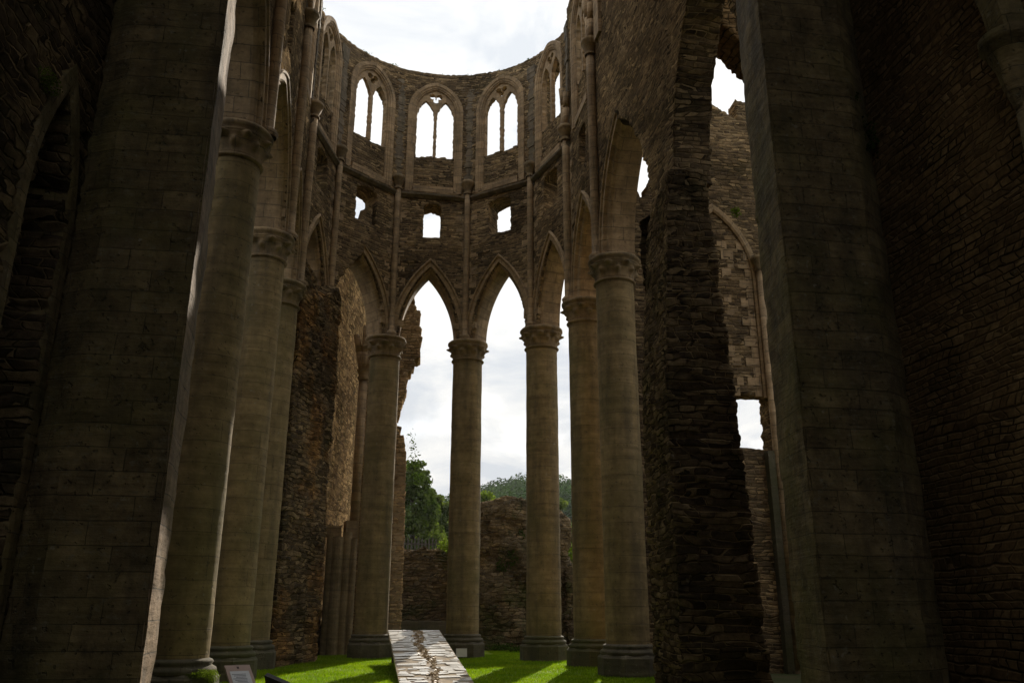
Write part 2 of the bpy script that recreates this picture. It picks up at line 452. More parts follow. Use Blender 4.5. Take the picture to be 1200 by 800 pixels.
# ------------------------------------------------------------------ columns
def make_column(xy,r,label,seed,zg=0.0):
    x,y=xy
    e=empty('stone_column',(x,y,zg),label,'column','columns of the choir arcade')
    oct8=lambda r,z,t: r*math.cos(math.pi/8)/math.cos(((t+math.pi/8)%(math.pi/4))-math.pi/8)
    # plinth: octagonal with a moulded top
    mb=lathe([(r+.20,-.25),(r+.20,.36),(r+.17,.40),(r+.13,.43)],(x,y,0),64,oct8)
    pl=mb.build('plinth',M['plinth'],e)
    mb=lathe([(r+.12,.42),(r+.135,.46),(r+.125,.50),(r+.07,.53),(r+.06,.55),(r+.085,.58),(r+.06,.61),(r+.01,.63)],(x,y,0),48)
    mb.build('base_moulding',M['plinth'],e,True)
    zz=np.linspace(.62,8.63,60)
    def rf(rr,z,t):
        return rr+.010*mnoise.noise(Vector((3*math.cos(t)+seed,3*math.sin(t),z*1.5)))+.006*mnoise.noise(Vector((9*math.cos(t),9*math.sin(t)+seed,z*7)))
    mb=lathe([(r*(1.015-.03*(z-.6)/8),z) for z in zz],(x,y,0),48,rf)
    mb.build('shaft',M['column'],e,True)
    # capital: necking ring, bell with two tiers of crockets, round moulded abacus
    prof=[(r,8.60),(r+.035,8.615),(r+.05,8.64),(r+.035,8.668),(r+.0,8.68)]
    bell=[(r+.005+.11*((k/16)**2.2),8.68+.36*k/16) for k in range(17)]
    def cf(rr,z,t):
        if z<8.69 or z>9.045: return rr
        u=(z-8.68)/.36
        a=max(0,math.sin(8*t+seed))**1.5*math.exp(-((u-.55)/.2)**2)*.095
        b=max(0,math.sin(8*t+seed+math.pi))**1.5*math.exp(-((u-.92)/.14)**2)*.12
        return rr+a+b+.012*mnoise.noise(Vector((6*math.cos(t)+seed,6*math.sin(t),z*9)))
    cp=lathe(prof+bell,(x,y,0),96,cf).build('capital',M['capital'],e,True)
    ab=[(r+.09,9.035),(r+.14,9.06),(r+.12,9.085),(r+.10,9.10),(r+.15,9.14),(r+.17,9.17),(r+.17,9.215),(r+.15,9.24),(r+.10,9.258)]
    def af(rr,z,t): return rr+.012*mnoise.noise(Vector((4*math.cos(t)+seed,4*math.sin(t),z*3)))
    lathe(ab,(x,y,0),64,af).build('abacus',M['capital'],cp,True)
    return e

make_column((-.06,13.44),.425,'tall round column with lit capital, nearest to the left crossing pier',1.1)
make_column((-.04,17.73),.425,'round column on the left, between the moss-topped plinth column and the thin one',2.3)
make_column(N4,.435,'round column on the left half hidden against the dark rubble infill',3.7)
make_column(A1,.46,'apse column left of the white artwork strip, in front of the lit ruined wall',4.9)
make_column(A2,.46,'apse column with the small white card standing at its plinth',5.2)
make_column(A3,.465,'apse column in front of the rounded masonry stump, casting a long shadow on the grass',6.6)
make_column(S4,.435,'dark round column on the right, partly behind the lighter one beside it',7.4)
make_column(S3,.45,'lighter round column on the right next to the dark rubble pier',8.8)

# ------------------------------------------------------------------ upper walls
ARCH=[(.0,DO-.0),(.0,DI-.16),(.02,DI-.10),(.075,DI-.055),(.10,DI-.065),(.115,DI-.02),(.13,DI+.03),(.235,DI+.03),(.25,DI+.025),(.262,DI+.07),(.30,DI+.08),(.325,DI+.05),(.335,DI-.06)]
def arcade_arch(bay,parent,a=None,h=2.2,half=None,zs=ZC,sc=None,mat='ashlar'):
    sc=bay.L/2 if sc is None else sc
    a=bay.L/2-.425 if a is None else a
    return arch_sweep(bay,sc,a,zs,h,ARCH,half=half,n=18,closed=True,zoff=bay.a[0]+bay.a[1]).build('arch',M[mat],parent,False)

WIN=dict(a=.66,zs=17.34,h=.84)
def window(bay,parent,sc=None,zb=14.28,sill=15.62,a=.66):
    sc=bay.L/2 if sc is None else sc
    zs,h=WIN['zs'],WIN['h']
    prof=[(.30,DI-.28),(.0,DI-.28),(.0,DI-.06),(.03,DI-.02),(.065,DI-.02),(.075,DI+.005),(.14,DI+.015),(.15,DI+.035),(.265,DI+.04),(.28,DI+.0),(.28,DI-.08)]
    fr=arch_sweep(bay,sc,a,zs,h,prof,zb=zb,n=14,closed=True,zoff=bay.a[0]).build('window_surround',M['ashlar'],parent,False)
    # blocking wall below the sill
    l1=pointed(sc-.335,.285,17.12,.66,sill-1); l2=pointed(sc+.335,.285,17.12,.66,sill-1)
    c3=[(0,-.09),(-.115,.055),(.115,.055)]
    def tre(s,z):
        r=None
        for (x,y) in c3:
            q=np.hypot(s-sc-x,z-17.90-y)-.10
            r=q if r is None else np.minimum(r,q)
        return r
    outer=pointed(sc,a,zs,h,0)
    wear=lambda s,z: .02*np.sin(z*9.1+bay.a[0]*7)*np.sin(z*23+s*5)*np.sin(z*3.3+1)
    def sd(s,z):
        op=np.minimum(np.minimum(l1(s,z)+wear(s,z),l2(s,z)+wear(s,z)),tre(s,z))
        return np.minimum(op,-(outer(s,z)-.012))
    dep=[DI-.07,DI-.20]
    def ps(x,z,k): return bay.P(x,dep[k],z)
    V,F,UV=grid_wall(sc-a-.04,sc+a+.04,sill,zs+h+.02,.03,sd,ps,dep)
    link_mesh('tracery',V,F,UV,M['ashlar'],fr,False)
    dp=[DI-.10,DI-.16,DI-.60]
    rag=ragged(lambda s,z: sill-z+.0*s,.05,2.5,bay.a[0]+2)
    V,F,UV=grid_wall(sc-a-.06,sc+a+.06,zb-.02,sill+.12,.06,rag,lambda x,z,k: bay.P(x,dp[k],z),dp,u0=bay.a[1])
    sb=MB(); q0=bay.P([sc-a,sc+a,sc+a,sc-a],[DI-.12,DI-.12,DI+.022,DI+.022],[zb+.0]*4); q1=bay.P([sc-a,sc+a,sc+a,sc-a],[DI-.12,DI-.12,DI+.022,DI+.022],[zb+.22]*4)
    sb.hexa([*q0,*q1]); sb.build('sill_band',M['ashlar'],fr)
    link_mesh('sill_panel',V,F,UV,M['rubble'],fr,True)
    return fr

def shaft(path,i,parent,z0=9.30,z1=14.35,r=.095,d=DI+.10,conoid=True,strip=True):
    m=path.m[i]/np.linalg.norm(path.m[i]); p=path.p[i]+path.m[i]*(d/ (1.0)) ; x,y=p
    prof=[(r*1.5,z0-.05),(r*1.75,z0+.04),(r*1.3,z0+.10),(r,z0+.13)]+[(r,z0+.13+(z1-z0-.13)*k/8) for k in range(1,9)]
    s=lathe(prof,(x,y,0),18).build('wall_shaft',M['ashlar'],parent,True)
    cap=[(r*1.35,z1),(r*1.45,z1+.03),(r*1.1,z1+.06),(r*1.15,z1+.10),(r*1.5,z1+.22),(r*2.0,z1+.34),(r*2.2,z1+.37),(r*2.2,z1+.45),(r*1.9,z1+.48)]
    lathe(cap,(x,y,0),18,lambda rr,z,t: rr+(.02*max(0,math.sin(6*t)) if z1+.1<z<z1+.33 else 0)).build('shaft_capital',M['capital'],s,True)
    t=np.array([-m[1],m[0]])
    if conoid:
        mb=MB()
        for k,(ox,sp) in enumerate(((-.10,-.20),(0,0),(.10,.20))):
            b0=np.array([x,y])-m*.02+t*ox*.6; b1=np.array([x,y])+m*(.10 if k==1 else .02)+t*(ox+sp*.6)
            zt=z1+(1.75 if k==1 else 1.5)
            tube(mb,(*b0,z1+.45),(*((b0*.6+b1*.4)+m*0.0),z1+.45+(zt-z1-.45)*.55),.085,.10,10)
            tube(mb,(*((b0*.6+b1*.4)),z1+.45+(zt-z1-.45)*.55),(*(b1),zt),.10,.085,10)
        mb.build('vault_springer',M['ashlar'],s,True)
    if strip:
        mb=MB(); rs=random.Random(int(x*100+y*10)); z=z1+.5
        while z<ZT-.7:
            hh=rs.uniform(.16,.34); ww=rs.uniform(.30,.40)
            c=np.array([x,y])-m*(d-DI+.02+rs.uniform(0,.03))
            mb.box((*c,z+hh/2),(ww,.16,hh-.012),math.atan2(t[1],t[0])); z+=hh
        mb.build('rib_strip',M['weathered'],s,False)
    return s

def quoins(path,i,parent,z0=9.6,z1=14.0):
    """dressed blocks toothed into the rubble on both sides of a wall shaft"""
    rs=random.Random(i*7+int(path.p[0][0]*10)); z=z0
    k=0; sides={-1:MB(),1:MB()}
    while z<z1:
        hh=rs.uniform(.20,.27)
        for sgn,bi in ((-1,i-1),(1,i)):
            if bi<0 or bi>=len(path.bays): continue
            b=path.bays[bi]
            ww=.34 if (k%2==0) else .16
            ww*=rs.uniform(.85,1.15)
            c0=path.p[i]+path.m[i]*DI
            c=c0+b.t*sgn*(ww/2+.02)+b.n*(.012-.06)
            if rs.random()<.86: sides[sgn].box((*c,z+hh/2),(ww,.12,hh-.014),math.atan2(b.t[1],b.t[0]))
        z+=hh; k+=1
    for m_ in sides.values():
        if m_.n: m_.build('quoin_blocks',M['ashlar'],parent,False)

def string_course(path,parent,z=14.08,i0=0,i1=None):
    prof=[(DI-.05,-.06),(DI+.05,-.05),(DI+.13,.03),(DI+.14,.09),(DI+.04,.15),(DI-.05,.16)]
    i1=len(path.p) if i1 is None else i1
    mb=MB(); V=[];UV=[]; m=len(prof)
    ids=list(range(i0,i1))
    n=0; F=[]
    pts=[]
    for q in range(len(ids)-1):
        for k in range(12): pts.append(path.S[ids[q]]+(path.S[ids[q+1]]-path.S[ids[q]])*k/12)
    pts.append(path.S[ids[-1]]-1e-4)
    for x in pts:
        for d,zz in prof:
            p=path.xy(np.array([x]),d)[0]
            wob=.015*mnoise.noise(Vector((x*2.0,zz*9,3.3)))
            V.append((*p,z+zz+wob)); UV.append((x,zz+z))
    for j in range(len(pts)-1):
        for i in range(m-1): F.append((j*m+i,(j+1)*m+i,(j+1)*m+i+1,j*m+i+1))
    F.append(tuple(range(m-1,-1,-1))); F.append(tuple((len(pts)-1)*m+i for i in range(m)))
    mb.add(V,F,UV)
    return mb.build('string_course',M['weathered'],parent,False)

DEP=[DI,DI-.05,DO+.05,DO]
# ---- apse
ap=Path([N4,A0,A1,A2,A3,S4])
CEN=np.array([4.0,20.68])
def round_top(q,z,d):
    w=np.clip((z-17.7)/1.15,0,1); w=(w*w*(3-2*w))[:,None]
    v=q-CEN; r=np.linalg.norm(v,axis=1,keepdims=True)
    tgt=CEN+v/r*(3.97+(DI-d))
    return q+(tgt-q)*w
ops=[]
for i,b in enumerate(ap.bays):
    sc=ap.S[i]+b.L/2
    if i==1:      # left half of this arch has fallen: ragged opening
        full=pointed(sc,b.L/2-.425,ZC,2.2,0)
        ops.append(grow_(full))
        ops.append(ragged(pointed(sc-.28,b.L/2-.30,ZC,1.95,0),.16,1.6,5.0))
    else:
        ops.append(grow_(pointed(sc,b.L/2-.425,ZC,2.2,0)))
    ops.append(grow_(pointed(sc,WIN['a'],WIN['zs'],WIN['h'],14.6),.27))
    jit=.02*i
    ops.append(ragged(rectop(sc,.31 if i==2 else .45,12.66,13.88,.12),.012,4,2.0+i))
SD=union(*ops)
apse=empty('apse_wall',(4,24.4,ZC),'curved end wall with traceried windows and small square openings above the far arches','wall')
wall_obj('masonry',(0,ap.S[-1],ZC,ZT,.065,SD,ap.pos(DEP,round_top),DEP),M['rubble'],apse)
for i,b in enumerate(ap.bays):
    if i==1: arcade_arch(b,apse,half='right')
    else: arcade_arch(b,apse)
    window(b,apse)
for i in range(1,5):
    shaft(ap,i,apse,z1=14.25 if i in(2,3) else 14.25,conoid=False)
    quoins(ap,i,apse)
string_course(ap,apse)
# rubble wedge left in the square opening beside the ruined arch
b=ap.bays[1]; mb=MB()
mb.hexa([*(b.P([b.L/2-.02,b.L/2+.36,b.L/2+.36,b.L/2-.02],[DI-.5,DI-.5,DI-.12,DI-.12],[12.6]*4)),*(b.P([b.L/2+.17,b.L/2+.36,b.L/2+.36,b.L/2+.17],[DI-.5,DI-.5,DI-.12,DI-.12],[13.3,13.42,13.42,13.3]))])
mb.build('blocking_stones',M['rubble'],apse)

# ---- north choir wall (left)
npth=Path([N1,N2,N3,N4]); nops=[]
for i,b in enumerate(npth.bays):
    sc=npth.S[i]+b.L/2
    nops.append(grow_(pointed(sc,b.L/2-.425,ZC,2.42 if i<2 else 2.2,0)))
    if i==2: nops.append(grow_(pointed(sc,WIN['a'],WIN['zs'],WIN['h'],14.6),.27))
    if i==1: nops.append(pointed(sc+.3,.10,14.7,.3,13.7))
    nops.append(ragged(rectop(sc,.33,12.66,13.85,.10),.012,4,4.0+i))
nw=empty('choir_wall',(0,15,ZC),'left choir wall of rubble over pale moulded arches, above the lit columns','wall','long walls of the choir')
wall_obj('masonry',(0,npth.S[-1],ZC,ZT,.075,union(*nops),npth.pos(DEP),DEP),M['rubble'],nw)
for i,b in enumerate(npth.bays): arcade_arch(b,nw,h=2.42 if i<2 else 2.22)
window(npth.bays[2],nw)
for i in (1,2,3): shaft(npth,i,nw,z1=14.25 if i==3 else 14.9,r=.11,conoid=(i!=3),strip=(i!=1))
quoins(npth,2,nw)
# ---- south choir wall (right): ruined near bays
spth=Path([S1,S2,S3,S4]); sops=[]
y2s=lambda y: y-9.1
sops.append(ragged(pointed(y2s(11.22),1.5,8.7,3.3,0),.06,2.2,1.0))
sops.append(grow_(pointed(y2s(15.88),1.42,ZC,2.55,0))); sops.append(ragged(pointed(y2s(15.45),1.5,8.4,3.2,0),.12,2.2,8.0))
b=spth.bays[2]; sc=spth.S[2]+b.L/2
sops.append(grow_(pointed(sc,b.L/2-.425,ZC,2.2,0))); sops.append(grow_(pointed(sc,WIN['a'],WIN['zs'],WIN['h'],14.6),.27))
sops.append(ragged(rectop(sc,.33,12.66,13.85,.10),.012,4,9.0))
# the wall stops a little above the pier springing
sops.append(lambda s,z: np.maximum(z-ZC,s-y2s(17.0))*0+np.where((z<ZC)&(s>y2s(16.9)),-.05,9.0))
sw=empty('choir_wall',(8,15,ZC),'right choir wall, a steep bare rubble face between the shaft and the near pier','wall','long walls of the choir')
wall_obj('masonry',(0,spth.S[-1],8.66,ZT,.075,union(*sops),spth.pos(DEP),DEP),M['rubble'],sw)
bb=spth.bays[1]
arch_sweep(bb,bb.L-.43-1.42+.0,1.42,ZC,2.55,ARCH,half='right',n=18,closed=True).build('arch',M['ashlar'],sw,False)
arcade_arch(spth.bays[2],sw,h=2.22)
window(spth.bays[2],sw)
for i in (2,3): shaft(spth,i,sw,z1=15.0 if i==2 else 14.25,r=.11,conoid=True,strip=(i==3))
quoins(spth,3,sw)
# surviving jamb of a lost window
mb=MB(); z=15.2
while z<ZT-.1:
    mb.box((8-DI-.01,17.2-.0,z+.15),(.14,.44,.286)); z+=.30
mb.build('window_jamb',M['ashlar'],sw)

# ------------------------------------------------------------------ rubble masses as lofted grids
def loft(name,plan,zb,zt,mat,parent=None,cell=.05,taper=None,topf=None,amp=.05,nsc=1.3,seed=0.0,close=True):
    """plan: closed polygon (ccw). taper(x,y,z)->x,y. topf(x,y): top height"""
    P=[v2(p) for p in plan]; n=len(P)
    pts=[];s=[];acc=0
    for i in range(n):
        a,b2=P[i],P[(i+1)%n]; L=np.linalg.norm(b2-a); k=max(1,int(L/cell))
        for j in range(k): pts.append(a+(b2-a)*j/k); s.append(acc+L*j/k)
        acc+=L
    pts=np.array(pts); s=np.array(s); m=len(pts)
    cen=pts.mean(0)
    nz=int((zt-zb)/cell); zz=np.linspace(0,1,nz+1)
    V=[];UV=[]
    top=np.array([zt if topf is None else topf(*p) for p in pts])
    for k in range(nz+1):
        z=zb+(top-zb)*zz[k]
        q=pts.copy()
        if taper is not None: q=np.array([taper(x,y,zv) for (x,y),zv in zip(q,z)])
        out=q-cen; out/=np.linalg.norm(out,axis=1,keepdims=True)
        nn=fbm(np.stack([q[:,0],q[:,1],z*1.3],1),nsc,3,seed)
        q=q+out*(nn*amp)[:,None]
        V.append(np.concatenate([q,z[:,None]],1)); UV.append(np.stack([s,z],1))
    V=np.concatenate(V);UV=np.concatenate(UV)
    F=[];L=[]
    for k in range(nz):
        for j in range(m):
            j2=(j+1)%m
            F.append((k*m+j,k*m+j2,(k+1)*m+j2,(k+1)*m+j))
    uvl=[]
    for k in range(nz):
        for j in range(m):
            u0=s[j];u1=s[j+1] if j+1<m else acc
            uvl+= [(u0,UV[k*m+j][1]),(u1,UV[k*m+(j+1)%m][1]),(u1,UV[(k+1)*m+(j+1)%m][1]),(u0,UV[(k+1)*m+j][1])]
    # cap: concentric rings towards the centroid, domed a little
    base=nz*m; last=V[base:base+m]; rings=[list(range(base,base+m))]; Vx=[V]
    cz=last.mean(0); cnt=len(V)
    for k,f in enumerate((.82,.6,.35,.12)):
        q=cz+(last-cz)*f; 
        q[:,2]=last[:,2]*f+ (last[:,2].mean()+.12)*(1-f)+.06*fbm(q,2.0,3,seed)
        Vx.append(q); rings.append(list(range(cnt,cnt+m))); cnt+=m
    V=np.concatenate(Vx)
    for a,b2 in zip(rings[:-1],rings[1:]):
        for j in range(m):
            j2=(j+1)%m; f=(a[j],a[j2],b2[j2],b2[j]); F.append(f)
            uvl+=[(V[i][0],V[i][1]) for i in f]
    F.append(tuple(rings[-1])); uvl+=[(V[i][0],V[i][1]) for i in rings[-1]]
    return link_mesh(name,V,F,np.array(uvl),mat,parent,True)

def tp(x,y,z):
    f=min(max((z-5.0)/3.8,0),1)
    x2=x+ (.30*f if x<7.7 else -.12*f)
    if x>7.9: x2+=.26*max(0,1-z/5.5)
    return (x2,y+(.10*f if y<13 else 0))
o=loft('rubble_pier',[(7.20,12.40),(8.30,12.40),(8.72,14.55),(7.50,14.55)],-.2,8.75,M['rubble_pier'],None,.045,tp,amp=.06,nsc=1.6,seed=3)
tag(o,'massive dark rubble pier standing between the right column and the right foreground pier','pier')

# infill under the left arch next to the apse
bi=Bay(N4,A0)
def inf_top(x,y):
    s=(np.array([x,y])-bi.a)@bi.t
    return 9.75+.35*math.sin(s*3.1)+.25*mnoise.noise(Vector((s*2.5,1.0,0)))
pl=[bi.P(.30,.42,0),bi.P(.30,-.75,0),bi.P(bi.L+.42,-.75,0),bi.P(bi.L+.55,.25,0),bi.P(bi.L+.25,.62,0),bi.P(bi.L-.7,.55,0)]
pl=[(p[0],p[1]) for p in pl]
ar=sum(pl[i][0]*pl[(i+1)%len(pl)][1]-pl[(i+1)%len(pl)][0]*pl[i][1] for i in range(len(pl)))
if ar<0: pl=pl[::-1]
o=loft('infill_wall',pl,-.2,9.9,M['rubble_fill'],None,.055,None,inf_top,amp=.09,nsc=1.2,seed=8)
tag(o,'dark rubble infill blocking the left arch beside the apse','wall')

# ------------------------------------------------------------------ crossing piers
def prism(mb,plan,z0,z1,dz=None):
    n=len(plan); s=0
    for i in range(n):
        a,b2=v2(plan[i]),v2(plan[(i+1)%n]); L=np.linalg.norm(b2-a)
        k=1
        mb.add([(*a,z0),(*b2,z0),(*b2,z1),(*a,z1)],[(0,1,2,3)],[(s,z0),(s+L,z0),(s+L,z1),(s,z1)])
        s+=L
    mb.add([(*p,z1) for p in plan],[tuple(range(n))],[tuple(p) for p in plan])

def fine_face(a,b2,z0,z1,cell,amp,seed,n,edge=.0,s0=0):
    """one dressed face as a fine grid with worn stone relief"""
    a,b2=v2(a),v2(b2); L=np.linalg.norm(b2-a); t=(b2-a)/L
    ns=max(2,int(L/cell)); nz=int((z1-z0)/cell)
    s=np.linspace(0,L,ns+1); z=np.linspace(z0,z1,nz+1)
    S,Z=np.meshgrid(s,z,indexing='ij')
    P=np.stack([a[0]+t[0]*S.ravel(),a[1]+t[1]*S.ravel(),Z.ravel()],1)
    d=amp*fbm(P,1.6,3,seed)
    inn=np.ones(S.shape); inn[0,:]=inn[-1,:]=0.0
    P=P.reshape(ns+1,nz+1,3)
    for e_,q,sg in ((0,a,1),(ns,b2,-1)):
        for j in range(nz+1):
            zc=math.floor(z[j]/.235); ch=abs(mnoise.noise(Vector((q[0]*3.1,q[1]*2.7,zc*1.37))))*.075+abs(mnoise.noise(Vector((q[0],q[1],z[j]*6))))*.03
            P[e_,j,:2]-=n*ch*.7
    P=P.reshape(-1,3)
    P[:,:2]+=np.outer(d*inn.ravel(),n)
    F=[(i*(nz+1)+j,(i+1)*(nz+1)+j,(i+1)*(nz+1)+j+1,i*(nz+1)+j+1) for i in range(ns) for j in range(nz)]
    return P,F,np.stack([S.ravel()+s0,Z.ravel()],1)

def pier(name,plan,label,litface,z1=13.0):
    c=np.mean(plan,0)
    e=empty(name,(c[0],c[1],0),label,'pier','piers of the crossing')
    n=len(plan); mb=MB(); lit=MB(); s=0
    for i in range(n):
        a,b2=v2(plan[i]),v2(plan[(i+1)%n]); t=(b2-a)/np.linalg.norm(b2-a); nn=np.array([t[1],-t[0]])
        P,F,UV=fine_face(a,b2,-.2,z1,.09,.03,i*3.3+c[0],nn,s0=s); s+=np.linalg.norm(b2-a)
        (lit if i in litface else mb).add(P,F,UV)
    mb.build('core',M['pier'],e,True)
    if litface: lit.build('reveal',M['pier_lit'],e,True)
    # moulded capital and the springers of the crossing arch
    cc=c; grow=lambda k:[tuple(cc+(np.array(p)-cc)*k) for p in plan]
    cap=MB()
    for k,(za,zb2,g) in enumerate(((z1,z1+.15,1.06),(z1+.15,z1+.32,1.16),(z1+.32,z1+.45,1.10))): prism(cap,grow(g),za,zb2)
    cap.build('capital',M['capital'],e)
    pl=MB(); prism(pl,grow(1.06),-.2,.28); prism(pl,grow(1.03),.28,.36)
    pl.build('plinth',M['plinth'],e)
    return e
LP=[(-.38,8.62),(.61,8.60),(.50,9.62),(.2,9.9),(-.62,9.9),(-1.0,9.3),(-.95,8.95)]
RP=[(7.40,8.60),(8.56,8.60),(9.05,8.98),(9.1,9.6),(8.7,9.95),(7.90,9.95),(7.58,9.62)]
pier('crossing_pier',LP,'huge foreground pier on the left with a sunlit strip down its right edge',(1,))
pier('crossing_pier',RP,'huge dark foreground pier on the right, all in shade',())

# ------------------------------------------------------------------ rest of the church round the camera
def flat_wall(name,a,b2,z0,z1,mat,label,cat='wall',sd=None,th=.9,cell=.09,parent=None,flipn=False,group=None):
    """a->b2 plan line is the FRONT face; wall body lies to its left when walking a->b2"""
    bay=Bay.__new__(Bay); bay.a=v2(a); bay.b=v2(b2); bay.L=float(np.linalg.norm(bay.b-bay.a)); bay.t=(bay.b-bay.a)/bay.L
    bay.n=np.array([bay.t[1],-bay.t[0]])
    dp=[0,-.05,-th+.05,-th]
    sdf=sd if sd is not None else (lambda s,z: np.ones_like(s))
    o=wall_obj(name if label is None else name,(0,bay.L,z0,z1,cell,sdf,lambda x,z,k: bay.P(x,dp[k],z),dp,a[0]*1.7+a[1]),mat,parent)
    if label: tag(o,label,cat,group)
    return o,bay
# right: blocked arch wall of the transept, receding beside the right pier
def sd_r(s,z): return np.ones_like(s)
e=empty('transept_wall',(9.2,5,0),'dim rubble wall beyond the right foreground pier, with an arch springing at its top','wall')
w,wb=flat_wall('masonry',(9.02,9.4),(9.02,-9),0-.2,15,M['rubble_side'],None,sd=None,parent=e,cell=.075)
# arch ring standing proud over it, springing from a corbel on the right
arch_sweep(wb,1.50,1.38,7.0,2.2,[(.0,-.02),(.0,.16),(.05,.22),(.30,.24),(.34,.16),(.36,-.02)],n=14,closed=True,half='right').build('blind_arch',M['pier'],e)
cb=MB()
c=wb.P(3.05,.12,0)
cm=lathe([(.05,6.15),(.12,6.40),(.16,6.65),(.24,6.87),(.27,6.90),(.27,7.0)],(c[0],c[1],0),20)
cm.build('corbel',M['pier'],e,True)
tb=MB(); 
tube(tb,(c[0]+.05,c[1],-.1),(c[0]+.05,c[1],6.25),.09,.09,14); tb.build('respond_shaft',M['pier'],e,True)
# left: wall with a dark narrow arch against the pier
s_of=lambda y: y-(-9)
sdl=pointed(s_of(8.05),.45,4.9,1.5,-1)
e2=empty('transept_wall',(-.8,5,0),'rubble wall at the far left edge, catching light beside a dark narrow arch','wall')
w,lb=flat_wall('masonry',(-.72,-9),(-.72,8.93),-.2,15,M['rubble_pier'],None,sd=ragged(sdl,.06,2.5,2.0),parent=e2,cell=.075)
arch_sweep(lb,s_of(8.05),.47,4.9,1.52,[(.0,-.4),(.0,.02),(.05,.04),(.2,.04),(.22,-.04)],zb=0,n=12,closed=True).build('arch',M['pier'],e2)
# unseen west end and added ceiling over the crossing behind the camera
def sd_w(s,z): return pointed(4.9,1.3,6.5,2.6,3.0)(s,z)
flat_wall('unseen_west_wall',(9.15,-9.0),(-.72,-9.0),-.2,15,M['rubble_side'],'unseen rubble west wall behind the viewer, with a pointed window added for light',sd=sd_w,cell=.15)  # unseen; encloses the nave to darken the piers, window added for light
vl=MB(); vl.box((4.2,5.2,15.25),(11.8,7.8,.5)); tag(vl.build('added_crossing_vault',M['rubble_side']),'unseen flat vault added over the crossing to darken the pier fronts','vault')  # ceiling slab out of view, added to shade the piers' west faces
vl=MB(); vl.box((-2.5,.4,9.7),(3.7,18.6,.4)); tag(vl.build('added_side_vault',M['rubble_side']),'unseen low vault added to keep the narrow arch dark','vault')  # unseen roof, added so the opening behind the narrow arch stays dark
# east crossing arch wall over the two piers (unseen), raised to darken the columns
def sd_e(s,z): return pointed(4.0,3.35,13.4,1.0,0)(s,z)
flat_wall('crossing_arch',(-1.4,8.75),(9.5,8.75),13.45,25.0,M['rubble_side'],'high tower wall carried over the choir by the two great piers','wall',sd=lambda s,z: pointed(5.4,3.3,13.0,1.3,0)(s,z),cell=.15)

# outer wall of the left aisle, extended unseen to darken the narrow arch
flat_wall('aisle_wall',(-4.2,-9),(-4.2,27),-.2,9.5,M['rubble_side'],'outer wall of the left aisle seen between the columns','wall',cell=.15)
o,_=flat_wall('aisle_wall',(-1.0,9.9),(-4.2,9.9),-.2,9.5,M['rubble_side'],'cross wall closing the left aisle behind the pier','wall',cell=.15)

# ------------------------------------------------------------------ ruined ambulatory wall behind the apse, left
RU=[(3.66,-.3),(3.63,.7),(3.6,3.0),(3.56,6.1),(3.42,6.55),(3.22,7.25),(3.30,7.6),(3.42,8.2),(3.50,8.7),(3.62,8.95),(3.66,9.3),(3.86,9.4),(3.90,10.3),(3.78,10.5),(3.78,10.9),(3.62,11.2),(3.4,12.0),(2.6,12.6),(2.2,13.6),(1.9,14.2)]
ruz=np.array([p[1] for p in RU]); rux=np.array([p[0] for p in RU])
def sd_ru(s,z):
    xe=np.interp(z,ruz,rux)+3.0
    st=np.floor(z*9+.0)      # toothed courses
    tooth=(np.abs(np.sin(st*12.9898)*43758.5453)%1.0)
    wob=np.where(z>6.3,(tooth-.5)*.16,(tooth-.5)*.02)
    return np.minimum(xe+wob-s, s-5.12-(tooth-.5)*.10)
ru=empty('ruined_wall',(1.5,27,0),'tall broken rubble wall with ragged right edge, behind the left apse column','wall')
rw,rb=flat_wall('masonry',(-3,27),(4.1,27),-.2,14.2,M['rubble_warm'],None,sd=sd_ru,th=1.1,cell=.055,parent=ru)
mb=MB(); rs=random.Random(4); z=.2; k=0
while z<6.0:
    hh=rs.uniform(.2,.3); ww=(.62 if k%2 else .36)*rs.uniform(.85,1.1)
    mb.box((3.56+.012-ww/2+.0,27.0+.09,z+hh/2),(ww,.22,hh-.02)); z+=hh; k+=1
mb.build('quoin_blocks',M['ashlar'],ru)
# vault respond: shaft, ring and fan of broken ribs
sx=2.06; mb=MB()
tube(mb,(sx-.02,26.93,3.4),(sx,26.93,8.5),.15,.15,14)
mb.build('respond_shaft',M['ashlar'],ru,True)
lathe([(.17,8.45),(.2,8.5),(.2,8.56),(.16,8.62),(.2,8.75),(.24,8.8)],(sx,26.92,0),18).build('shaft_capital',M['capital'],ru,True)
mb=MB()
for dx,dy,zt in ((-.32,-.05,10.0),(0,-.18,10.3),(.30,-.06,10.1)):
    tube(mb,(sx+dx*.2,26.9,8.75),(sx+dx*.55,26.88+dy*.4,9.4),.11,.12,10); tube(mb,(sx+dx*.55,26.88+dy*.4,9.4),(sx+dx,26.9+dy,zt),.12,.10,10)
mb.build('vault_ribs',M['ashlar'],ru,True)
rw2=empty('ruined_wall',(1.5,29,0),'sunlit receding rubble wall seen through the half arch, left of the apse column','wall')
def sd_rad(s,z):
    top=14.3-.05*s+.5*np.sin(s*2.1)+.2*np.sin(s*7)
    return top-z
flat_wall('masonry',(.98,25.25),(2.10,33.0),-.2,14.2,M['rubble_sun'],None,sd=ragged(sd_rad,.2,1.5,6.0),th=1.0,cell=.07,parent=rw2)
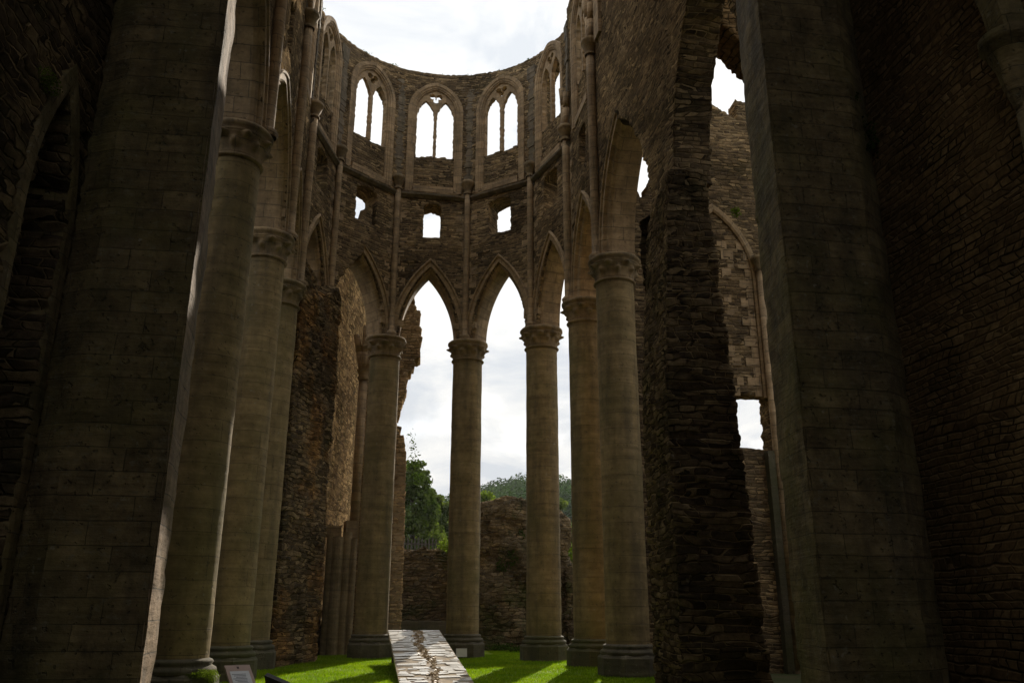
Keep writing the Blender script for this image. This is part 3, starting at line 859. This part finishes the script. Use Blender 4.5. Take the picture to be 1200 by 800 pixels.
# weathered ashlar respond in front, low, with broken top
mb=MB()
for (x,r,zt) in ((1.40,.12,3.45),(1.62,.2,3.35),(1.88,.14,3.5),(2.08,.10,3.3)):
    tube(mb,(x,26.2,-.2),(x,26.2,zt),r,r,16,x)
mb.box((1.75,26.55,1.6),(.85,.6,3.5))
rp=mb.build('clustered_respond',M['capital'],None,False); tag(rp,'stump of a clustered shaft pier standing low before the ruined wall','pier')
mb=MB(); mb.box((1.42,26.4,3.52),(.5,.55,.3)); mb.box((1.95,26.45,3.6),(.35,.5,.5),.2); mb.build('broken_blocks',M['ashlar'],rp)

# ------------------------------------------------------------------ low walls behind
def sd_low(s,z): 
    return (3.25+.05*np.sin(s*4)+.04*np.sin(s*11+1))-z
o,_=flat_wall('garden_wall',(2.6,30),(6.6,30),-.3,3.45,M['rubble_low'],'low mossy rubble wall below the picket fence','wall',sd=sd_low,th=.7,cell=.06)
mb=MB(); mb.box((4.4,29.6,.45),(4.2,.8,.9)); 
tag(mb.build('stone_step',M['plinth']),'mossy stone bench at the foot of the low garden wall','step')
# rounded stump
def stump_top(x,y):
    f=(x-6.1)/(9.5-6.1); 
    base=4.55+.42*math.sin(min(max(f*1.0+.08,0),1)*math.pi)**.5
    if f>.9: base-= (f-.9)*6
    return base+.10*mnoise.noise(Vector((x*1.7,y,0)))
pl=[(6.0,28.9),(7.0,28.55),(8.3,28.6),(9.3,28.9),(9.6,29.6),(9.3,30.4),(7.5,30.9),(6.1,30.3)]
def tst(x,y,z):
    c=np.array([7.7,29.6]); k=1.0
    if z>3.9: k=1-.16*min((z-3.9)/1.1,1)**2
    if z<1.0: k=1+.05*(1-z)
    q=c+(np.array([x,y])-c)*k; return q[0],q[1]
o=loft('masonry_stump',pl,-.3,5.0,M['rubble_low'],None,.07,tst,stump_top,amp=.22,nsc=.9,seed=12)
tag(o,'rounded mound-like stump of old masonry with ivy, behind two apse columns','ruin')
o=loft('masonry_stump',[(9.2,28.6),(10.6,28.6),(10.6,29.5),(9.3,29.5)],-.3,2.55,M['rubble_low'],None,.08,None,lambda x,y:2.6-.6*max(0,x-9.6)+.1*math.sin(x*7),amp=.16,nsc=1.2,seed=15)
tag(o,'low broken lump of wall right of the rounded stump','ruin')

# ------------------------------------------------------------------ south chapel / transept remains, seen right of the rubble pier
# gable wall facing west at y=18, x 8.3..14
g0=8.25
def sd_ch(s,z):
    x=s+g0
    top=np.interp(x,[8.2,8.7,8.9,10.3,10.75,11.62,11.66,11.95,12.0,13.5],[10.9,11.4,11.1,14.5,14.2,13.7,14.3,14.25,13.5,13.0])
    win=np.maximum(np.abs(x-11.07)-.68,np.maximum(4.86-z,z-6.16))
    return np.minimum(top-z,win)
ch=empty('chapel_wall',(11,18,0),'pale ruined wall with a square opening, seen between the two dark right-hand piers','wall')
cw,cbay=flat_wall('masonry',(g0,18),(13.6,18),-.2,14.6,M['rubble'],None,sd=ragged(sd_ch,.03,2.2,4.0),th=.45,cell=.07,parent=ch)
# pale arch with toothed jamb stones above the opening
arch_sweep(cbay,10.72-g0,.92,9.1,1.8,[(.0,-.12),(.0,.05),(.05,.08),(.16,.08),(.2,.02),(.2,-.12)],zb=6.1,n=12,closed=True).build('blind_arch',M['ashlar'],ch)
mb=MB(); rs=random.Random(9); z=6.12; k=0
while z<9.9:
    hh=rs.uniform(.22,.30); ww=.34 if k%2 else .17
    for sg,xx in ((-1,11.62),):
        mb.box((xx+sg*ww/2,18+.032,z+hh/2),(ww,.1,hh-.02))
    if rs.random()<.55: mb.box((11.0+rs.uniform(-.12,.12),18+.034,z+hh/2),(rs.uniform(.15,.34),.1,hh-.02))
    z+=hh;k+=1
mb.build('jamb_blocks',M['ashlar'],ch)
mb=MB(); tube(mb,(11.80,17.86,-.1),(11.80,17.86,9.35),.10,.10,14); mb.build('respond_shaft',M['ashlar'],ch,True)
lathe([(.12,9.3),(.15,9.35),(.12,9.42),(.2,9.6),(.2,9.68)],(11.80,17.86,0),16).build('shaft_capital',M['capital'],ch,True)
mb=MB(); 
mb.box((11.62,17.9,2.4),(.16,.2,4.8)); mb.build('door_jamb',M['plinth'],ch)
# broken flying arch high above it
fa=Bay.__new__(Bay); fa.a=v2((8.5,12.0)); fa.b=v2((12,12.0)); fa.L=3.5; fa.t=np.array([1.,0]); fa.n=np.array([0,-1.])
def sd_fa(s,z):
    x=s+8.5
    low=np.interp(x,[8.5,9.0,9.35,10.6,12],[11.6,11.1,10.75,9.6,8.2])
    return z-low
dpf=[0,-.05,-.65,-.7]
V,F,UV=grid_wall(0,3.5,8.3,13.0,.08,ragged(sd_fa,.05,2,1),lambda x,z,k: fa.P(x,dpf[k],z),dpf)
o=link_mesh('arch_fragment',V,F,UV,M['rubble_warm'],None,True); tag(o,'broken arch end high up between the rubble pier and the right foreground pier','ruin')
# wall further out closing the right-hand ambulatory
o,_=flat_wall('ambulatory_wall',(14.0,24.5),(14.0,9),-.2,4.6,M['rubble_warm'],'outer wall of the right-hand ambulatory','wall',cell=.15)
o,_=flat_wall('ambulatory_wall',(9.7,9.6),(14.0,9.6),-.2,9,M['rubble_side'],'cross wall between the right foreground pier and the outer wall','wall',cell=.15)

# ------------------------------------------------------------------ ground, lawn, hill
def hgt(x,y):
    x=np.asarray(x,float);y=np.asarray(y,float)
    r=np.clip((y-30.2)/.5,0,1)*2.9*np.clip((22-np.abs(x-5))/3,0,1)
    far=np.clip((y-45)/205,0,1); ridge=np.interp(x,[-80,20,33,45,60,120],[12,17,24,26.5,24.5,19])
    h=2.9*np.clip((y-31)/12,0,1)*0+ np.where(y>30,2.9,0)*np.clip((y-30.2)/.5,0,1) + ridge*far**1.15
    return h
xs=np.unique(np.concatenate([np.linspace(-600,-40,15),np.linspace(-40,60,51),np.linspace(60,600,15)]))
ys=np.unique(np.concatenate([np.linspace(-400,-30,8),np.linspace(-30,30,25),[30.15,30.3,30.5,30.75,31],np.linspace(32,300,60),np.linspace(300,900,10)]))
X,Y=np.meshgrid(xs,ys,indexing='ij'); Z=hgt(X,Y)
gm=NT('meadow_ground'); gp=gm.pos(); gn=gm.noise(gp,.8,6,.65)
gm.l(gm.mix(gm.ramp(gn,[(.4,0),(.62,1)]),(.035,.055,.014),(.075,.065,.035)),gm.b.inputs['Base Color']); gm.b.inputs['Roughness'].default_value=.95
ny=len(ys)
F=[(i*ny+j,(i+1)*ny+j,(i+1)*ny+j+1,i*ny+j+1) for i in range(len(xs)-1) for j in range(ny-1)]
tag(link_mesh('ground',np.stack([X.ravel(),Y.ravel(),Z.ravel()],1),F,np.stack([X.ravel(),Y.ravel()],1),gm.m,None,True),kind='structure')

lm=NT('lawn_turf'); lp=lm.pos(); ln=lm.noise(lp,3.0,5,.6)
lm.l(lm.mix(lm.ramp(ln,[(.35,0),(.65,1)]),(.10,.15,.008),(.15,.20,.012)),lm.b.inputs['Base Color']); lm.b.inputs['Roughness'].default_value=.9
V=[(.2,9.8,.004),(7.9,9.8,.004),(8.6,24,.004),(6.6,28.6,.004),(1.6,26.9,.004),(-.6,24,.004)]
tag(link_mesh('lawn',V,[tuple(range(6))],[(v[0],v[1]) for v in V],lm.m),kind='structure')
# grass blades where the photograph can see the turf
nb=150000
gx=rng.uniform(-.5,8.6,nb); gy=15.2+(28.4-15.2)*rng.uniform(0,1,nb)**1.15
k=~((gx>2.0)&(gx<6.4)&(gy>26.2)) & (np.abs(gx-4)<4.6)
gx,gy=gx[k],gy[k]; nb=len(gx)
dens=fbm(np.stack([gx,gy,gx*0],1),.9,3,2.0)
hh=rng.uniform(.022,.055,nb)*(1+.5*dens); th=rng.uniform(0,2*math.pi,nb); wd=rng.uniform(.004,.009,nb); ln_=rng.normal(0,.018,(nb,2))
c,s=np.cos(th),np.sin(th)
V=np.empty((nb,3,3)); V[:,0]=np.stack([gx-wd*c,gy-wd*s,np.zeros(nb)],1); V[:,1]=np.stack([gx+wd*c,gy+wd*s,np.zeros(nb)],1); V[:,2]=np.stack([gx+ln_[:,0],gy+ln_[:,1],hh],1)
gl=leaf_mat('grass_blades',(.12,.20,.008),(.215,.285,.014),.9,.5)
me=bpy.data.meshes.new('grass'); me.vertices.add(nb*3); me.vertices.foreach_set('co',V.ravel()); me.loops.add(nb*3); me.loops.foreach_set('vertex_index',np.arange(nb*3,dtype=np.int32))
me.polygons.add(nb); me.polygons.foreach_set('loop_start',np.arange(0,nb*3,3,dtype=np.int32)); me.update(calc_edges=True); me.materials.append(gl)
o=bpy.data.objects.new('grass',me); COL.objects.link(o); tag(o,'short bright green lawn grass under the arches','grass',kind='stuff')

# ------------------------------------------------------------------ foliage
def leaf_cloud(blobs,n,size,seed=0,flat=.5,shell=.55):
    """blobs: list of (x,y,z,rx,ry,rz). Leaves are folded quads in the outer part of each blob"""
    g=np.random.default_rng(seed); B=np.array(blobs,float); vol=(B[:,3]*B[:,4]*B[:,5])**.67; p=vol/vol.sum()
    bi_=g.choice(len(B),n,p=p); d=g.normal(size=(n,3)); d/=np.linalg.norm(d,axis=1,keepdims=True)
    r=shell+(1.08-shell)*g.random(n)**.6
    C=B[bi_,:3]+d*r[:,None]*B[bi_,3:]
    nr=d*.7+g.normal(size=(n,3))*.7; nr[:,2]+=flat; nr/=np.linalg.norm(nr,axis=1,keepdims=True)
    a=np.cross(nr,g.normal(size=(n,3))); a/=np.linalg.norm(a,axis=1,keepdims=True); b_=np.cross(nr,a)
    L=size*g.uniform(.6,1.4,n)[:,None]; Wd=L*.55
    V=np.stack([C-a*L*.5,C+b_*Wd*.5,C+a*L*.5,C-b_*Wd*.5],1)
    return V.reshape(-1,3)
def quads_obj(name,V,mat,parent=None):
    n=len(V)//4
    me=bpy.data.meshes.new(name); me.vertices.add(n*4); me.vertices.foreach_set('co',V.ravel()); me.loops.add(n*4); me.loops.foreach_set('vertex_index',np.arange(n*4,dtype=np.int32))
    me.polygons.add(n); me.polygons.foreach_set('loop_start',np.arange(0,n*4,4,dtype=np.int32)); me.update(calc_edges=True); me.materials.append(mat)
    o=bpy.data.objects.new(name,me); COL.objects.link(o)
    if parent is not None: o.parent=parent; o.matrix_parent_inverse=parent.matrix_world.inverted()
    return o
LEAF=leaf_mat('tree_leaves',(.040,.060,.018),(.095,.115,.034),.45,.4)
LEAFD=leaf_mat('wood_leaves',(.024,.050,.014),(.050,.082,.022),.06,.12)
LEAFY=leaf_mat('young_leaves',(.085,.115,.02),(.12,.15,.03),2.0,.5)
IVY=leaf_mat('ivy_leaves',(.03,.055,.012),(.06,.085,.02),2.0,.35)
BARK=plain_mat('tree_bark',(.07,.055,.04),.9,.4,5,bumpd=.02)
def tree(x,y,h,cr,label,seed,n=9000,size=.32,nbl=20,conic=.5,mat=LEAF):
    z0=float(hgt(x,y)); g=np.random.default_rng(seed)
    e=empty('leafy_tree',(x,y,z0),label,'tree','trees beyond the ruins')
    tr=MB(); tube(tr,(x,y,z0-.3),(x+.1,y,z0+h*.45),.03*h,.02*h,12); tube(tr,(x+.1,y,z0+h*.45),(x-.05,y,z0+h*.85),.02*h,.005*h,10)
    bl=[]
    for k in range(nbl):
        f=(k+.5)/nbl; zz=z0+h*(.12+.86*f); rad=cr*(1-conic*f**1.6)*g.uniform(.45,.95); a=k*2.4+g.uniform(-.5,.5)
        bx,by=x+rad*math.cos(a)*.75,y+rad*math.sin(a)*.75; q=cr*g.uniform(.20,.40)*(1.1-conic*f*.8)
        bl.append((bx,by,zz,q*1.15,q*1.15,q*.75)); tube(tr,(x,y,zz-h*.12),(bx,by,zz),.006*h,.002*h,6)
    tr.build('trunk',BARK,e,True)
    quads_obj('crown',leaf_cloud(bl,n,size,seed,.3,.15),mat,e)
    return e
tree(4.7,47,6.3,2.3,'leafy tree rising beside the broken wall edge, left of the centre column',3,9500,.25,30,.6)
tree(7.0,60,5.6,2.3,'rounder tree with lighter leaves just behind the tall leafy tree',5,12000,.28,18,.5)
tree(10.0,58,5.2,2.6,'yellow-green tree peeping over the rounded masonry stump',8,9000,.26,16,.35,LEAFY)
tree(15.2,60,5.0,3.0,'small tree low between the two right-hand columns',11,8000,.28,14,.4)
# hedge behind the fence
hb=[(5.9+.5*k,44.5+.2*math.sin(k*2),3.0+.75+.15*math.sin(k*1.7),.6,.7,.75) for k in range(9)]
o=quads_obj('hedge',leaf_cloud(hb,5000,.16,21,.4,.6),LEAF); tag(o,'rounded clipped hedge behind the picket fence','hedge')
# distant woodland on the hill
g=np.random.default_rng(31); bl=[]
for k in range(1000):
    y=g.uniform(150,264); x=5+(y/250)*g.uniform(-30,75); z=float(hgt(x,y)); s_=g.uniform(2.2,4.6)*(.8+.3*y/250)
    bl.append((x,y,z+s_*.9,s_,s_,s_*g.uniform(.9,1.4)))
o=quads_obj('woodland',leaf_cloud(bl,330000,.75,32,.4,.8),LEAFD); tag(o,'wooded hillside far behind the ruins','woodland',kind='stuff')
# plants growing on the masonry
def tuft(name,blobs,n,size,mat,label,cat,seed):
    o=quads_obj(name,leaf_cloud(blobs,n,size,seed,.2,.2),mat); return tag(o,label,cat)
tuft('wall_plant',[(3.80,26.9,5.9,.22,.15,.5),(3.72,26.9,6.55,.15,.1,.35),(3.95,26.9,5.3,.2,.2,.25)],160,.10,IVY,'sprigs of a shrub sprouting from the broken wall edge','plant',41)
tuft('wall_plant',[(5.15,30.2,3.4,.3,.2,.28),(5.4,30.2,3.2,.2,.2,.25)],500,.09,LEAFY,'bright yellow-green plant on top of the low garden wall','plant',42)
tuft('wall_plant',[(9.75,30.0,3.25,.35,.25,.5),(10.0,30.0,2.9,.3,.3,.4)],700,.10,LEAFY,'bright green plant beside the right end of the rounded stump','plant',43)
tuft('ivy_patch',[(7.35,28.62,3.1,.25,.14,.5),(7.0,28.66,2.7,.2,.12,.35),(7.6,28.6,3.6,.18,.12,.3)],900,.085,IVY,'patch of ivy growing on the face of the rounded stump','ivy',44)
tuft('ivy_patch',[(8.75,8.9,7.55,.25,.16,.18),(8.95,8.85,7.3,.16,.14,.3),(8.6,8.75,7.8,.2,.14,.16)],420,.055,IVY,'hanging ivy high on the right edge of the dark foreground pier','ivy',45)
tuft('wall_plant',[(8.72,12.55,8.05,.10,.08,.09)],110,.045,LEAFY,'small yellow weed high on the right edge of the rubble pier','plant',46)
tuft('moss_patch',[(-.66,7.45,6.12,.10,.22,.10)],700,.022,LEAFY,'mossy tuft over the narrow dark arch at the far left','moss',47)
tuft('moss_patch',[(.40,13.05,.44,.18,.15,.06),(.50,13.15,.40,.10,.14,.09),(.28,12.98,.43,.14,.10,.05)],2200,.018,LEAFY,'cushion of moss on the plinth of the nearest left column','moss',48)
tuft('ground_plant',[(6.9,28.1,.12,.7,.3,.12),(8.0,28.1,.1,.6,.25,.1),(7.4,27.6,.08,.5,.3,.08)],900,.07,IVY,'low weeds at the foot of the rounded stump','plant',49)

gg=np.random.default_rng(77)
for k in range(9):
    sx_=ap.S[-1]*(.08+.84*k/8)+gg.uniform(-.4,.4); q=round_top(ap.xy(np.array([sx_]),DI-.15),np.array([ZT]),DI-.15)[0]
    tuft('rim_plant',[(q[0],q[1],ZT+.02,gg.uniform(.12,.35),gg.uniform(.1,.2),gg.uniform(.05,.12))],130,.05,IVY,'tufts of weeds on the curved wall head against the sky','plant',60+k)['group']='weeds along the wall head'
# ------------------------------------------------------------------ picket fence
WOODF=plain_mat('grey_wood',(.06,.05,.04),.85,.35,9)
fe=empty('picket_fence',(5.3,42,2.9),'weathered wooden picket fence above the low wall','fence')
rl=MB(); rl.box((5.3,42.05,3.3),(5.2,.05,.09)); rl.box((5.3,42.05,4.3),(5.2,.05,.09)); rl.build('rail',WOODF,fe)
for k in range(30):
    x=2.8+k*.172; mb=MB(); hh=1.72+.05*math.sin(k*1.7)
    mb.hexa([(x-.05,42-.012,2.85),(x+.05,42-.012,2.85),(x+.05,42+.012,2.85),(x-.05,42+.012,2.85),(x-.035,42-.012,2.85+hh),(x+.035,42-.012,2.85+hh),(x+.035,42+.012,2.85+hh),(x-.035,42+.012,2.85+hh)])
    mb.build('picket',WOODF,fe)

# ------------------------------------------------------------------ artwork strip on the lawn
art=empty('artwork_ramp',(3.85,19,0),'long sloping artwork strip of white slats with a brown winding crack','artwork')
a0,a1=np.array([3.80,22.6,.77]),np.array([3.88,14.6,-.02+.0])
a1=np.array([3.90,15.2,.0]); 
ax=(a1-a0); La=np.linalg.norm(ax); ax/=La; wv=np.array([1,0.02,0.]); wv/=np.linalg.norm(wv); upv=np.cross(wv,-ax); upv/=np.linalg.norm(upv)
if upv[2]<0: upv=-upv
def A(u,v,h): return a0+wv*u+ax*v+upv*h
def slab(mb,u0,u1,v0,v1,h0,h1,sk=0.0,tw=0.0):
    mb.hexa([A(u0,v1+sk,h0),A(u1,v1-sk,h0),A(u1-tw,v0-sk,h0),A(u0+tw,v0+sk,h0),A(u0,v1+sk,h1),A(u1,v1-sk,h1),A(u1-tw,v0-sk,h1),A(u0+tw,v0+sk,h1)])
BRN=plain_mat('brown_backing',(.13,.092,.05),.3,.4,6,c2=(.34,.25,.14))
WHT=plain_mat('white_slats',(.86,.84,.79),.22,.10,2.0,metal=.08)
GLD=plain_mat('brown_debris',(.50,.38,.22),.5,.4,12,c2=(.30,.21,.11))
mb=MB(); slab(mb,-.66,.66,0,La,-.06,0); mb.build('backing_board',BRN,art)
mb=MB(); slab(mb,-.58,-.52,.1,La-.3,-.45,-.065); slab(mb,.52,.58,.1,La-.3,-.45,-.065); 
# trestle legs down to the lawn
TIM=plain_mat('dark_timber',(.05,.04,.03),.8)
for v in (.15,2.3,4.3):
    for u in (-.5,.5):
        p=A(u,v,-.062); lg=MB(); lg.hexa([(p[0]-.04,p[1]-.04,0),(p[0]+.04,p[1]-.04,0),(p[0]+.04,p[1]+.04,0),(p[0]-.04,p[1]+.04,0),(p[0]-.04,p[1]-.04,p[2]),(p[0]+.04,p[1]-.04,p[2]),(p[0]+.04,p[1]+.04,p[2]),(p[0]-.04,p[1]+.04,p[2])]); lg.build('trestle_leg',TIM,art)
crack=lambda v: .03+.06*math.sin(v*1.5+.6)+.03*math.sin(v*4.7)
mb=MB(); rs=random.Random(12); v=.03
while v<La-.05:
    dv=rs.uniform(.09,.22) if v>.9 else rs.uniform(.2,.3)
    cw=rs.uniform(.06,.13); cx_=crack(v)
    for (u0,u1) in ((-.65,cx_-cw),(cx_+cw,.65)):
        u=u0
        while u<u1-.08:
            w_=min(rs.uniform(.10,.50),u1-u)
            if rs.random()<(.95 if v<.9 else .70):
                j=.05 if v>.9 else .012
                ua,ub=u+rs.uniform(-.01,.01),u+w_-.008+rs.uniform(-.02,.02)
                q=[(ua,v+dv*rs.uniform(.55,1.0)+rs.uniform(-j,j)),(ub,v+dv*rs.uniform(.45,1.0)+rs.uniform(-j,j)),(ub+rs.uniform(-.05,.03),v+rs.uniform(-j,j)),(ua+rs.uniform(-.03,.05),v+rs.uniform(-j,j))]
                q=[(min(max(x,-.655),.655),y) for x,y in q]
                h0=rs.uniform(.003,.010); h1=h0+rs.uniform(.003,.012)
                mb.hexa([A(x,y,h0) for x,y in q]+[A(x,y,h1) for x,y in q])
            u+=w_
    v+=dv
mb.build('white_slats',WHT,art)
mb=MB()
for k in range(340):
    v=rs.uniform(.05,La-.05); u=crack(v)+rs.gauss(0,.06); s_=rs.uniform(.012,.036)
    p=A(u,v,.008); mb.box(p,(s_*2.0,s_*1.3,s_*.5),rs.uniform(0,3),rs.uniform(-.6,.6))
mb.build('crack_debris',GLD,art)

# ------------------------------------------------------------------ small things on the lawn
# white card on a stake
cd=empty('card_sign',(5.20,24.15,0),'small white card standing on the grass before the centre column','sign')
mb=MB(); mb.box((5.20,24.12,.16),(.30,.012,.22),.05,R(-12)); mb.build('card',plain_mat('white_card',(.62,.60,.55),.6,.08),cd)
mb=MB(); mb.box((5.20,24.16,.07),(.02,.02,.2)); mb.build('stake',plain_mat('dark_metal',(.03,.03,.03),.5),cd)
# information lectern: tilted panel with frame, printed text block and emblem
le=empty('information_lectern',(.92,12.9,0),'small tilted information board with pale panel, at the foot of the left columns','sign')
rot=R(26); ti=R(33)
M3=np.array(Matrix.Rotation(rot,3,'Z')@Matrix.Rotation(ti,3,'X'))
lc=np.array([.93,12.95,.36])
def lbox(mb,x,y,z,sx,sy,sz):
    P=np.array([(-1,-1,-1),(1,-1,-1),(1,1,-1),(-1,1,-1),(-1,-1,1),(1,-1,1),(1,1,1),(-1,1,1)])*np.array([sx,sy,sz])/2+np.array([x,y,z])
    mb.hexa(P@M3.T+lc)
mb=MB(); lbox(mb,0,0,0,.36,.62,.03); mb.build('board',plain_mat('brown_board',(.30,.21,.17),.55,.1),le)
mb=MB(); lbox(mb,.0,-.03,.017,.27,.40,.004); mb.build('printed_panel',plain_mat('printed_panel',(.42,.42,.42),.35,.1),le)
mb=MB()
for k in range(9): lbox(mb,-.02+.01*(k%3),.10-k*.032,.020,.20-.03*(k%3),.010,.002)
mb.build('text_lines',plain_mat('grey_print',(.16,.16,.17),.6,.1),le)
mb=MB(); lbox(mb,.0,.25,.017,.03,.04,.003); mb.build('emblem',plain_mat('dark_print',(.05,.03,.03),.6),le)
mb=MB(); tube(mb,(.93,13.0,-.05),(.93,13.0,.33),.03,.03,10); mb.build('post',plain_mat('post_metal',(.05,.05,.05),.5),le)
# floodlight lying behind it
fl=empty('floodlight',(1.28,14.1,0),'black floodlight on the grass right of the information board','lamp')
BLK=plain_mat('black_paint',(.018,.017,.016),.5,.2)
mb=MB()
mb.hexa([(1.16,14.02,.16),(1.46,13.98,.11),(1.47,14.14,.14),(1.18,14.18,.20),(1.12,14.02,.34),(1.50,13.96,.20),(1.51,14.12,.23),(1.15,14.16,.37)])
mb.build('housing',BLK,fl)
mb=MB(); mb.box((1.30,14.05,.09),(.03,.22,.2)); mb.box((1.30,14.05,.015),(.3,.28,.03)); mb.build('bracket',BLK,fl)

# ------------------------------------------------------------------ camera
cam=bpy.data.cameras.new('camera'); co=bpy.data.objects.new('camera',cam); COL.objects.link(co); scene.camera=co
f,pi_,ya,ro=971.8,.3104,.1614,-.0028
cam.sensor_fit='HORIZONTAL'; cam.sensor_width=36; cam.lens=f/1200*36; cam.clip_start=.05; cam.clip_end=3000
co.location=(2.647,0,1.33)
co.rotation_mode='XYZ'
Mr=Matrix.Rotation(-ya,3,'Z')@Matrix.Rotation(math.pi/2+pi_,3,'X')@Matrix.Rotation(-ro,3,'Z')
co.rotation_euler=Mr.to_euler('XYZ')

# ------------------------------------------------------------------ sky and sun
AZ,EL=R(19.5),R(27.5)
w=bpy.data.worlds.new('World'); scene.world=w; w.use_nodes=True
nt=w.node_tree; nt.nodes.clear()
N=lambda t,**k: (lambda x:[setattr(x,a,b) for a,b in k.items()] and x or x)(nt.nodes.new(t))
out=N('ShaderNodeOutputWorld'); bg=N('ShaderNodeBackground'); nt.links.new(bg.outputs[0],out.inputs[0]); bg.inputs[1].default_value=.1
sky=N('ShaderNodeTexSky',sky_type='NISHITA'); sky.sun_disc=False; sky.sun_elevation=EL; sky.sun_rotation=AZ
tc=N('ShaderNodeTexCoord'); sp=N('ShaderNodeSeparateXYZ'); nt.links.new(tc.outputs['Generated'],sp.inputs[0])
ad=N('ShaderNodeMath',operation='ADD'); nt.links.new(sp.outputs[2],ad.inputs[0]); ad.inputs[1].default_value=.35
dv=N('ShaderNodeVectorMath',operation='DIVIDE'); nt.links.new(tc.outputs['Generated'],dv.inputs[0])
cb_=N('ShaderNodeCombineXYZ'); [nt.links.new(ad.outputs[0],cb_.inputs[k]) for k in range(3)]; nt.links.new(cb_.outputs[0],dv.inputs[1])
n1=N('ShaderNodeTexNoise'); nt.links.new(dv.outputs[0],n1.inputs['Vector']); n1.inputs['Scale'].default_value=2.3; n1.inputs['Detail'].default_value=7; n1.inputs['Roughness'].default_value=.55; n1.inputs['Distortion'].default_value=.3
n2=N('ShaderNodeTexNoise'); nt.links.new(dv.outputs[0],n2.inputs['Vector']); n2.inputs['Scale'].default_value=3.4; n2.inputs['Detail'].default_value=8; n2.inputs['Roughness'].default_value=.6; n2.inputs['Distortion'].default_value=.6
cr=N('ShaderNodeValToRGB'); nt.links.new(n1.outputs['Fac'],cr.inputs[0]); cr.color_ramp.elements[0].position=.30; cr.color_ramp.elements[1].position=.48; cr.color_ramp.elements[0].color=(.55,.55,.55,1)
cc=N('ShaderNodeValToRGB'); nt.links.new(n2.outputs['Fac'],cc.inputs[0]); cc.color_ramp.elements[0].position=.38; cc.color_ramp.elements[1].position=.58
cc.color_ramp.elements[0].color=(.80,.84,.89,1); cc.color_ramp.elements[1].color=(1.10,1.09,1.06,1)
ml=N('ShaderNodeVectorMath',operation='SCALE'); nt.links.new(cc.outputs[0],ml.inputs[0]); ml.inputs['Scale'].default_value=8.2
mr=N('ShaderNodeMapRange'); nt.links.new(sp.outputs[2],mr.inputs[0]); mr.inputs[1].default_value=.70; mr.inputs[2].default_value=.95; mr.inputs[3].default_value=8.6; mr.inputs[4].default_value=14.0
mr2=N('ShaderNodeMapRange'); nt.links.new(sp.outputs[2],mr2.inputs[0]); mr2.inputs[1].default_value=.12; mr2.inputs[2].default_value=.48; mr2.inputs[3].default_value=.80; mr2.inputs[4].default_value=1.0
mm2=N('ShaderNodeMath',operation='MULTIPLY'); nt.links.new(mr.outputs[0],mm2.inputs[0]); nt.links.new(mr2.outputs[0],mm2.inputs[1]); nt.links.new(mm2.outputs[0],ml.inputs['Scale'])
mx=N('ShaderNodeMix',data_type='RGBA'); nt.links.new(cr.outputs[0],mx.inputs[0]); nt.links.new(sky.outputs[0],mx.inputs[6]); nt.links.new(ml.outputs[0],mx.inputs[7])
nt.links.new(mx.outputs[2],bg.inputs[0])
sl=bpy.data.lights.new('sun','SUN'); so=bpy.data.objects.new('sun',sl); COL.objects.link(so)
sl.energy=5.0; sl.angle=R(.6); sl.color=(1,.90,.76)
sd_=Vector((math.sin(AZ)*math.cos(EL),math.cos(AZ)*math.cos(EL),math.sin(EL)))
so.rotation_euler=sd_.to_track_quat('Z','Y').to_euler(); so.location=(20,60,40)

vs=scene.view_settings; vs.view_transform='Standard'; vs.look='None'; vs.gamma=1; vs.exposure=.3; vs.use_curve_mapping=False
scene.display_settings.display_device='sRGB'
scene.render.engine='CYCLES'
scene.cycles.max_bounces=8; scene.cycles.diffuse_bounces=5; scene.cycles.use_denoising=True

HZ=.00016
hm=bpy.data.materials.new('haze'); hm.use_nodes=True; hn=hm.node_tree; hn.nodes.clear()
ho=hn.nodes.new('ShaderNodeOutputMaterial'); hv=hn.nodes.new('ShaderNodeVolumePrincipled'); hv.inputs['Color'].default_value=(.92,.95,1,1); hv.inputs['Density'].default_value=HZ; hv.inputs['Anisotropy'].default_value=.3
hn.links.new(hv.outputs[0],ho.inputs['Volume'])
if HZ>0:
    mb=MB(); mb.box((0,250,24.0),(1300,1400,54)); tag(weld(mb.build('haze',hm)),kind='stuff')
for o in bpy.data.objects:
    if o.parent is None and 'category' in o and 'kind' not in o: o['kind']='thing'
